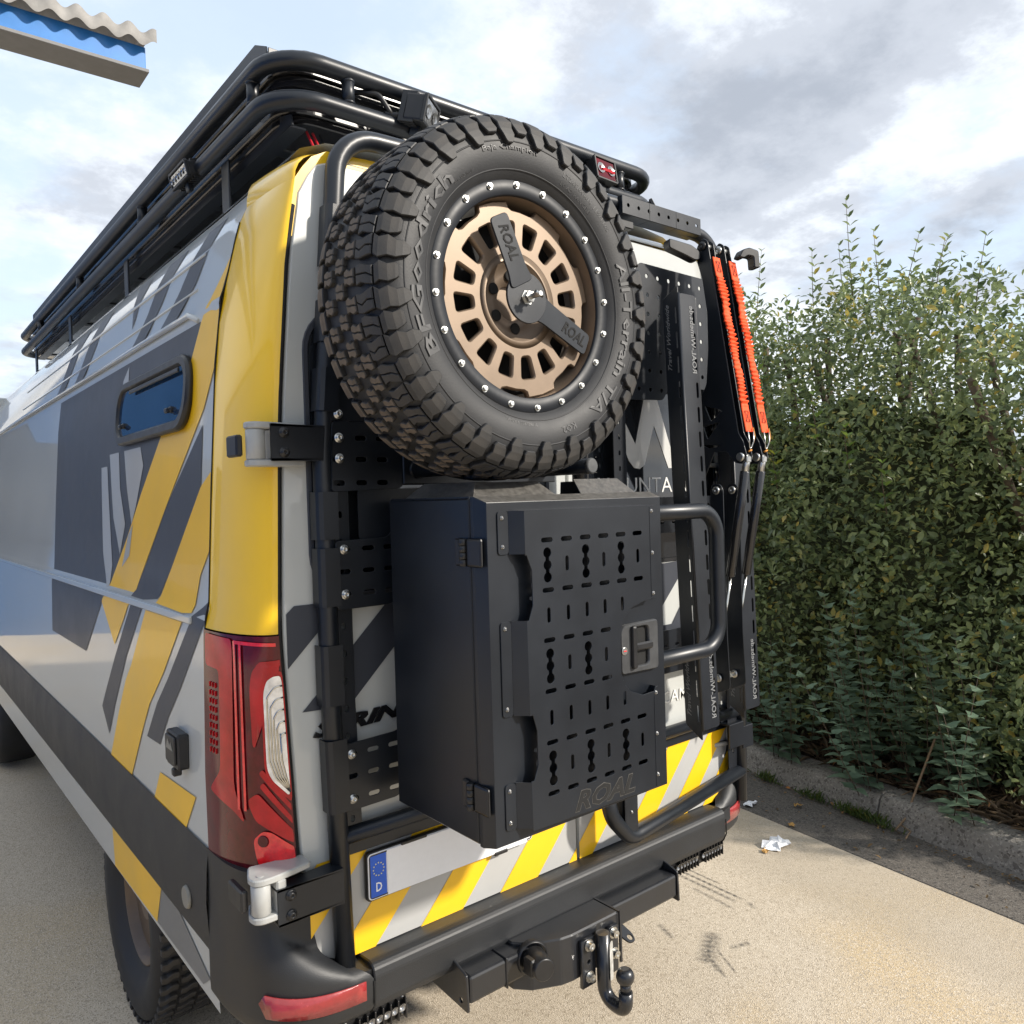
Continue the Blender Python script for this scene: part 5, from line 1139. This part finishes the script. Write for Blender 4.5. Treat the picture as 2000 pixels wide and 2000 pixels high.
scrap('paper_scrap', 'larger crumpled white paper scrap lying on the sunlit concrete', 'litter', (1.845, .525), .155, paper, 5, .014, 3, (1, .75))
scrap('paper_scrap', 'smaller white paper scrap at the edge of the gutter', 'litter', (2.195, .915), .085, paper, 4, .008, 4, (1, .6))
leafy = mat('dry_leaf', (.42, .24, .07), .8, var=.2, vscale=50)
scrap('fallen_leaf', 'small tan fallen leaf beside the larger paper scrap', 'leaf', (1.74, .515), .030, leafy, 3, .008, 5)
scrap('fallen_leaf', 'yellow brown fallen leaf in the dark gutter', 'leaf', (2.37, .72), .045, leafy, 3, .006, 6)
scrap('fallen_leaf', 'brown fallen leaf against the foot of the kerb', 'leaf', (2.52, .47), .055, leafy, 3, .008, 7)
scrap('fallen_leaf', 'pale fallen leaf near the right end of the gutter', 'leaf', (2.11, .60), .035, leafy, 3, .006, 8)
b = MB(); b.lathe([(0, 0), (.02, .004), (.026, .015), (.018, .028), (0, .032)], (2.74, .55, GZ + .125), (.1, .1, 1), 9); tag(b.build('pebble', mat('pale_stone', (.40, .33, .27), .8, var=.2, vscale=40)), 'pale rounded stone lying on the kerb under the hedge', 'stone')
# ------------------------------------------------------------------ leaves
def leaf_mat(name, c1, c2, rough=.42):
    m = bpy.data.materials.new(name); m.use_nodes = True; t = m.node_tree; b = t.nodes['Principled BSDF']; n = t.nodes.new; l = t.links.new
    at = n('ShaderNodeAttribute'); at.attribute_name = 'tone'; at.attribute_type = 'GEOMETRY'
    co = n('ShaderNodeTexCoord'); nz = n('ShaderNodeTexNoise'); nz.inputs['Scale'].default_value = 2.2; nz.inputs['Detail'].default_value = 3; l(co.outputs['Object'], nz.inputs[0])
    ad = n('ShaderNodeMath'); ad.operation = 'MULTIPLY_ADD'; l(nz.outputs[0], ad.inputs[0]); ad.inputs[1].default_value = .45; l(at.outputs['Fac'], ad.inputs[2])
    r = n('ShaderNodeValToRGB'); l(ad.outputs[0], r.inputs[0]); e = r.color_ramp.elements; e[0].position = .16; e[0].color = (*c1, 1); e[1].position = .62; e[1].color = (*c2, 1); k = e.new(.80); k.color = (c2[0] * 1.15, c2[1] * 1.12, c2[2] * 1.1, 1); k = e.new(.86); k.color = (c2[0] * 1.9, c2[1] * 1.25, c2[2] * .7, 1)
    l(r.outputs[0], b.inputs['Base Color']); b.inputs['Roughness'].default_value = rough; b.inputs['Specular IOR Level'].default_value = .5
    tr = n('ShaderNodeBsdfTranslucent'); l(r.outputs[0], tr.inputs[0]); mx = n('ShaderNodeMixShader'); mx.inputs[0].default_value = .36
    o = t.nodes['Material Output']; l(b.outputs[0], mx.inputs[1]); l(tr.outputs[0], mx.inputs[2]); l(mx.outputs[0], o.inputs[0]); return m
hedge_leaf = leaf_mat('hedge_leaf', (.080, .120, .060), (.235, .290, .125), .34)
shoot_leaf = leaf_mat('young_hedge_leaf', (.09, .15, .03), (.20, .30, .065))
weed_leaf = leaf_mat('blue_green_weed_leaf', (.13, .205, .135), (.25, .33, .22), .6)
bark = mat('grey_brown_twig', (.10, .075, .05), .85, var=.3, vscale=30)
# unit leaf: folded oval blade, tip towards +y
LV = np.array([(0, 0, 0), (-.20, .28, .07), (0, .30, 0), (.20, .28, .07), (-.22, .58, .075), (0, .60, -.02), (.22, .58, .075), (0, 1.0, -.09)], float)
LF_ = [(0, 2, 1), (0, 3, 2), (1, 2, 5, 4), (2, 3, 6, 5), (4, 5, 7), (5, 6, 7)]
WV = np.array([(0, 0, 0), (-.36, .18, .04), (0, .30, -.02), (.36, .18, .04), (-.20, .52, .04), (0, .60, -.03), (.20, .52, .04), (0, 1.0, -.12)], float)
def leaf_cloud(name, pos, direc, up, size, m_, parent=None, verts=LV, kind=None):
    n = len(pos); d = direc / np.linalg.norm(direc, axis=1, keepdims=True); s = np.cross(d, up); s /= np.maximum(1e-6, np.linalg.norm(s, axis=1, keepdims=True)); u = np.cross(s, d)
    V = (pos[:, None, :] + size[:, None, None] * (verts[None, :, 0:1] * s[:, None, :] + verts[None, :, 1:2] * d[:, None, :] + verts[None, :, 2:3] * u[:, None, :])).reshape(-1, 3)
    k = len(verts); loops = []; starts = []; tot = []; base = np.concatenate([np.array(f) for f in LF_]); cnt = np.array([len(f) for f in LF_])
    lp = (np.arange(n)[:, None] * k + base[None, :]).reshape(-1); ct = np.tile(cnt, n); st = np.concatenate([[0], np.cumsum(ct)[:-1]])
    me = bpy.data.meshes.new(name); me.vertices.add(len(V)); me.vertices.foreach_set('co', V.astype('f').ravel()); me.loops.add(len(lp)); me.loops.foreach_set('vertex_index', lp.astype('i'))
    me.polygons.add(len(ct)); me.polygons.foreach_set('loop_start', st.astype('i')); me.polygons.foreach_set('loop_total', ct.astype('i')); me.update()
    a = me.attributes.new('tone', 'FLOAT', 'POINT'); a.data.foreach_set('value', np.repeat(.64 * rng.random(n) ** 1.4, k).astype('f'))
    me.polygons.foreach_set('use_smooth', np.ones(len(ct), bool)); me.materials.append(m_)
    if parent == 'MESH': return me
    o = bpy.data.objects.new(name, me); link(o, parent)
    if kind: o['kind'] = kind
    return o
hedge = thing('hedge', 'tall leafy green hedge with loose upright shoots growing behind the kerb', 'hedge', (3.4, 1.0, GZ + .13))
HX = lambda y: 2.62 + .20 * y
def hedge_top(y): return 2.70 + .30 * np.clip(y / 1.5, -1, 1.5) + .12 * np.sin(y * 3.1) + .08 * np.sin(y * 7.7 + 1)
HY0, HY1 = -.62, 7.5
def bulge(y, z): return .10 * np.sin(y * 2.3 + z * 1.7) + .09 * np.sin(y * 4.1 - z * 3.3 + 1) + .06 * np.sin(y * 9 + z * 6)
def shell(n, y0, y1, depth, seed):
    r = np.random.default_rng(seed); y = y0 + (y1 - y0) * r.random(n); zt = hedge_top(y); z = .14 + (zt - .14) * r.random(n) ** .9
    lean = .34 * (1 - np.clip((z - .1) / .55, 0, 1)) ** 1.2 - .0 + .30 * np.clip((z - 1.9) / 1.3, 0, 1) ** 2
    x = HX(y) + lean + bulge(y, z) + depth * r.random(n) ** 1.6
    return np.stack([x, y, z], 1)
P = np.concatenate([shell(30000, HY0, 2.6, .62, 1), shell(11000, 2.6, HY1, .6, 2)])
r = np.random.default_rng(5)
ends = r.random(4500); pe = np.stack([HX(HY0) + .1 + 1.3 * r.random(4500), HY0 - .12 + .3 * r.random(4500) + 0 * ends, .2 + 2.1 * ends], 1); pe[:, 1] += bulge(pe[:, 0] * 2, pe[:, 2])
P = np.concatenate([P, pe]); n = len(P)
D_ = np.stack([-.55 + r.normal(0, .55, n), -.25 + r.normal(0, .6, n), .15 + r.normal(0, .55, n)], 1)
U_ = np.stack([-.45 + r.normal(0, .45, n), -.25 + r.normal(0, .4, n), .8 + r.normal(0, .35, n)], 1)
sz = .030 + .042 * r.random(n) ** 1.6
big = np.argsort(((P - np.array(CAM)) ** 2).sum(1) + 3 * (np.abs(P[:, 1] - .9) > 1.0) + 2 * (P[:, 2] > 2.2))[:300]
rest = np.ones(n, bool); rest[big] = False
leaf_cloud('foliage', P[rest], D_[rest], U_[rest], sz[rest], hedge_leaf, hedge, kind='stuff')
me_l = leaf_cloud('leaf', np.zeros((1, 3)), np.array([[0, 1., 0]]), np.array([[0, 0, 1.]]), np.ones(1), hedge_leaf, 'MESH')
for i in big:
    d = Vector(D_[i]).normalized(); u = Vector(U_[i]); s_ = d.cross(u).normalized(); u = s_.cross(d)
    o = bpy.data.objects.new('leaf', me_l); M = Matrix((s_, d, u)).transposed(); o.rotation_euler = M.to_euler(); o.scale = (sz[i],) * 3; link(o, hedge, P[i])
# dark inner mass of twigs that closes the hedge from behind
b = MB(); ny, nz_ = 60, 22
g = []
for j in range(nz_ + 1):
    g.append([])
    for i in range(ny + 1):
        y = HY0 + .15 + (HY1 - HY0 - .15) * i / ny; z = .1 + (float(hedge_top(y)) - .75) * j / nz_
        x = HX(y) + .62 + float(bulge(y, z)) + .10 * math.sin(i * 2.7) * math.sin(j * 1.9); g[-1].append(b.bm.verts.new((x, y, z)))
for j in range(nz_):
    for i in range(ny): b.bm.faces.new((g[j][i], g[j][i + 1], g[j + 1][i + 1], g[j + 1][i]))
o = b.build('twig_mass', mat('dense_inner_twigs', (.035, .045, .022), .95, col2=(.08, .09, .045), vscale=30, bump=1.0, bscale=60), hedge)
# crown leaves behind the front face so that the top is loose and lets the sky through
r = np.random.default_rng(11); m_ = 11000
y = HY0 + (4.2 - HY0) * r.random(m_); z = hedge_top(y) - .75 + .95 * r.random(m_) ** 1.3; x = HX(y) + .25 + 1.1 * r.random(m_)
D2 = np.stack([r.normal(0, .7, m_), r.normal(0, .7, m_), .35 + r.normal(0, .5, m_)], 1); U2 = np.stack([r.normal(0, .5, m_), r.normal(0, .5, m_), np.ones(m_)], 1)
leaf_cloud('foliage', np.stack([x, y, z], 1), D2, U2, .040 + .024 * r.random(m_), hedge_leaf, hedge, kind='stuff')
# upright shoots with crossed pairs of leaves
me_w = leaf_cloud('leaf', np.zeros((1, 3)), np.array([[0, 1., 0]]), np.array([[0, 0, 1.]]), np.ones(1), weed_leaf, 'MESH', WV)
def shoot(p0, h, lean, m_leaf, parent, nm='shoot', step=.050, lsz=.085, wv=LV, spread=.45, single=False):
    p0 = Vector(p0); top = p0 + Vector((lean[0], lean[1], h)); k = max(4, int(h / step)); pp = []; dd = []; uu = []; ss = []; a0 = .6 + .5 * rng.random()
    for i in range(k):
        f = (i + .5) / k; c = p0.lerp(top, f) + Vector((.02 * math.sin(f * 5), .02 * math.cos(f * 4), 0)); a = a0 + i * PI / 2 + .4 * rng.random()
        for q in (0, PI):
            o_ = Vector((math.cos(a + q), math.sin(a + q), spread + .6 * f * f)); pp.append(c[:]); dd.append(o_[:]); uu.append((-o_.x * .6, -o_.y * .6, 1)); ss.append(lsz * (1.05 - .55 * f) * (.8 + .4 * rng.random()))
    if single:
        for c, d, u, q in zip(pp, dd, uu, ss):
            d = Vector(d).normalized(); s_ = d.cross(Vector(u)).normalized(); u = s_.cross(d)
            o = bpy.data.objects.new('leaf', me_w); o.rotation_euler = Matrix((s_, d, u)).transposed().to_euler(); o.scale = (q,) * 3; link(o, parent, c)
    else: o = leaf_cloud(nm, np.array(pp), np.array(dd), np.array(uu), np.array(ss), m_leaf, parent, wv, kind='stuff')
    b = MB(); b.tube([p0, p0.lerp(top, .5) + Vector((.012, .01, 0)), top], [.0030, .0024, .0012], 5); b.build('stem', bark, parent)
for y, dx, h, ly in ((1.60, .45, .62, -.05), (1.05, .40, .50, .02), (1.32, .5, .42, .04), (.72, .35, .68, .05), (.56, .42, .55, .06), (.38, .3, .45, -.10), (.30, .4, .40, -.14), (1.85, .4, .4, -.1), (.18, .3, .34, -.05), (-.02, .35, .42, -.05), (-.25, .35, .4, -.08), (2.2, .5, .55, 0), (.90, .55, .45, .05)):
    z0 = float(hedge_top(y)) - .10; shoot((HX(y) + dx, y, z0), h, (.03, ly), hedge_leaf if y != 1.32 else shoot_leaf, hedge)
for y, z0, h in ((1.28, 2.15, .42), (1.45, 1.95, .35), (.85, 2.1, .30), (.66, 2.0, .30), (1.02, 1.75, .30), (.5, 1.85, .25), (1.5, 2.35, .35), (.3, 1.6, .3), (1.15, 2.35, .3)):
    shoot((HX(y) - .02 + float(bulge(y, z0)), y, z0), h, (-.06, 0), shoot_leaf, hedge)
for i in range(26):
    y = HY0 + .3 + i * .22; b = MB(); x = HX(y) + .65 + .2 * rng.random(); b.tube([(x, y, .05), (x + .1 * rng.normal(), y + .1 * rng.normal(), 1.2), (x - .2 + .15 * rng.normal(), y + .15 * rng.normal(), float(hedge_top(y)) - .2)], [.022, .016, .006][0], 6); b.build('branch', bark, hedge)
# weeds in front of the hedge
def weed(label, x, y, n, h, seed):
    t = thing('weed_plant', label, 'weed', (x, y, GZ + .13), 'blue green weeds at the foot of the hedge')
    global rng; rng = np.random.default_rng(seed)
    for i in range(n):
        a = rng.random() * 6.28; q = .26 * math.sqrt(rng.random()); hh = h * (.55 + .45 * rng.random())
        shoot((x + q * math.cos(a), y + q * math.sin(a), GZ + .13), hh, (-.22 + .2 * rng.normal() * .5, .25 * rng.normal() * .6), weed_leaf, t, 'leafy_stem', .062, .115, WV, .10, True)
weed('tallest blue green weed with toothed leaves at the foot of the hedge', 2.70, .42, 13, 1.15, 1)
weed('broad blue green weed standing to the left of the tallest weed', 2.76, .80, 10, .85, 2)
weed('low blue green weed nearest the van at the foot of the hedge', 2.88, 1.15, 8, .60, 3)
weed('blue green weed at the far right edge before the hedge', 2.62, .05, 10, 1.0, 4)
# dry grass and twigs along the verge
r = np.random.default_rng(21); m_ = 5200
y = -.8 + 5.5 * r.random(m_); x = KX(y) + .20 + .42 * r.random(m_); P3 = np.stack([x, y, GZ + .125 + .03 * r.random(m_)], 1)
D3 = np.stack([r.normal(0, 1, m_) - .2, r.normal(0, 1, m_), .30 + .35 * np.abs(r.normal(0, 1, m_))], 1); U3 = np.stack([r.normal(0, .3, m_), r.normal(0, .3, m_), np.ones(m_)], 1)
GV = LV.copy(); GV[:, 0] *= .12
tag(leaf_cloud('dry_grass', P3, D3, U3, .07 + .11 * r.random(m_), leaf_mat('straw', (.06, .042, .026), (.22, .16, .10), .8), None, GV), kind='stuff')
m_ = 500; cy = np.repeat(np.array([.42, .48, .72, .30, 1.05]), 100) + r.normal(0, .05, m_); cx = KX(cy) - .02 - .05 * r.random(m_)
tag(leaf_cloud('grass_tuft', np.stack([cx, cy, np.full(m_, GZ - .005)], 1), np.stack([r.normal(0, .5, m_), r.normal(0, .5, m_), .6 + r.random(m_)], 1), U3[:m_], .03 + .045 * r.random(m_), leaf_mat('short_grass', (.05, .10, .02), (.13, .19, .05), .6), None, GV), kind='stuff')
m_ = 420; cy = -.6 + 4.5 * r.random(m_); cx = np.where(r.random(m_) < .75, KX(cy) - .03 - .10 * r.random(m_) ** 2, GX(cy) + .02 + .35 * r.random(m_))
tag(leaf_cloud('leaf_litter', np.stack([cx, cy, np.full(m_, GZ + .002)], 1), np.stack([r.normal(0, 1, m_), r.normal(0, 1, m_), .12 * np.abs(r.normal(0, 1, m_))], 1), np.stack([r.normal(0, .3, m_), r.normal(0, .3, m_), np.ones(m_)], 1), .012 + .024 * r.random(m_) ** 2, leaf_mat('dry_litter', (.05, .035, .02), (.26, .17, .08), .85), None, LV), kind='stuff')
dt = thing('dry_stalk', 'bare dry stalk leaning out of the hedge over the kerb', 'stalk', (2.45, .13, GZ))
b = MB(); b.tube([(2.42, .20, GZ + .01), (2.50, .18, GZ + .06), (2.57, .17, GZ + .16), (2.62, .13, GZ + .32), (2.72, .10, GZ + .5)], .006, 6, fillet=.05); b.tube([(2.46, .19, GZ + .03), (2.44, .13, GZ + .02), (2.36, .12, GZ + .01)], .004, 6); b.tube([(2.50, .18, GZ + .06), (2.60, .25, GZ + .13), (2.66, .22, GZ + .15)], .004, 6); b.build('stem', mat('dry_stalk_bark', (.22, .15, .09), .85, var=.25, vscale=40), dt)
# ------------------------------------------------------------------ building ahead of the van
bd = thing('warehouse', 'white corrugated warehouse corner with a blue fascia and grey wavy roof edge', 'building', (-6, 12, GZ))
wallm = mat('white_corrugated_wall', (.62, .62, .60), .5, var=.05, vscale=1.5); bluem = mat('blue_fascia_sheet', (.02, .17, .48), .4, coat=.2, var=.08, vscale=3); roofm = mat('fibre_cement_roof', (.26, .25, .235), .85, var=.22, vscale=3)
BX1, BY, BZ = 1.86, 11.0, 8.2
def corr(mb, x0, x1, y, z0, z1, pitch, amp, axis='x'):
    n = int((x1 - x0) / pitch * 8); pts = [(x0 + (x1 - x0) * i / n) for i in range(n + 1)]
    mb.add([Vector((x, y + amp * math.sin(2 * PI * x / pitch), z)) for z in (z0, z1) for x in pts], [[i, i + 1, n + 2 + i, n + 1 + i] for i in range(n)], True)
b = MB(); corr(b, -16, -5.2, BY + .8, GZ, BZ, .22, .03); b.build('wall', wallm, bd)
b = MB(); b.box(-5.2, -1.3, BY + .74, BY + .86, GZ, BZ); b.build('blue_cladding', mat('dark_blue_cladding', (.012, .06, .16), .45, var=.1, vscale=2), bd)
b = MB(); b.box(-1.34, -1.28, BY + .7, 14, GZ, BZ - .1); b.build('wall', wallm, bd)
b = MB(); b.box(-16, BX1, BY - .05, BY + .02, BZ + .12, BZ + .46, .01); b.build('fascia', bluem, bd)
b = MB(); b.box(-16, BX1 + .03, BY - .10, BY + .45, BZ + .07, BZ + .12, .005); b.build('soffit', mat('grey_soffit', (.20, .20, .20), .7, var=.1), bd)
b = MB(); n = 900; xs = [-16 + (BX1 + .12 + 16) * i / n for i in range(n + 1)]
w_ = lambda x: .055 * math.sin(2 * PI * (x - BX1) / .34)
b.add([Vector((x, y, z0 + w_(x))) for y, z0 in ((BY - .22, BZ + .63), (11.5, BZ + .70)) for x in xs] + [Vector((x, BY - .22, BZ + .44 + w_(x) * .9)) for x in xs], [[i, i + 1, n + 2 + i, n + 1 + i] for i in range(n)] + [[i, i + 1, 2 * n + 3 + i, 2 * n + 2 + i] for i in range(n)], True); b.build('wavy_roof', roofm, bd)
for i in range(6):
    b = MB(); b.box(-14 + i * 2.3, -12.6 + i * 2.3, BY + .72, BY + .76, 1.2, 3.0, .02); b.build('window', glass, bd)
b = MB(); b.mesh(fit_text('ion', .42, .26, .03, 0, .02), axes((-4.45, BY + .70, 3.55), (1, 0, 0), (0, 0, 1), (0, -1, 0))); b.build('sign_lettering', wallm, bd)
b = MB(); n = 700; P = [(-6.5 + .03 * math.sin(2 * PI * (-9 + 19.8 * i / n) / .25), -9 + 19.8 * i / n) for i in range(n + 1)]
b.add([Vector((x, y, z)) for z in (.25, 4.0) for x, y in P], [[i, i + 1, n + 2 + i, n + 1 + i] for i in range(n)], True); b.build('blue_side_wall', mat('blue_corrugated_wall', (.018, .115, .36), .45, var=.08, vscale=2), bd)
b = MB(); b.box(-6.6, -6.46, -9, 10.8, GZ, .27); b.box(-6.6, -6.4, -9, 10.8, 4.0, 4.15); b.build('plinth', wallm, bd)
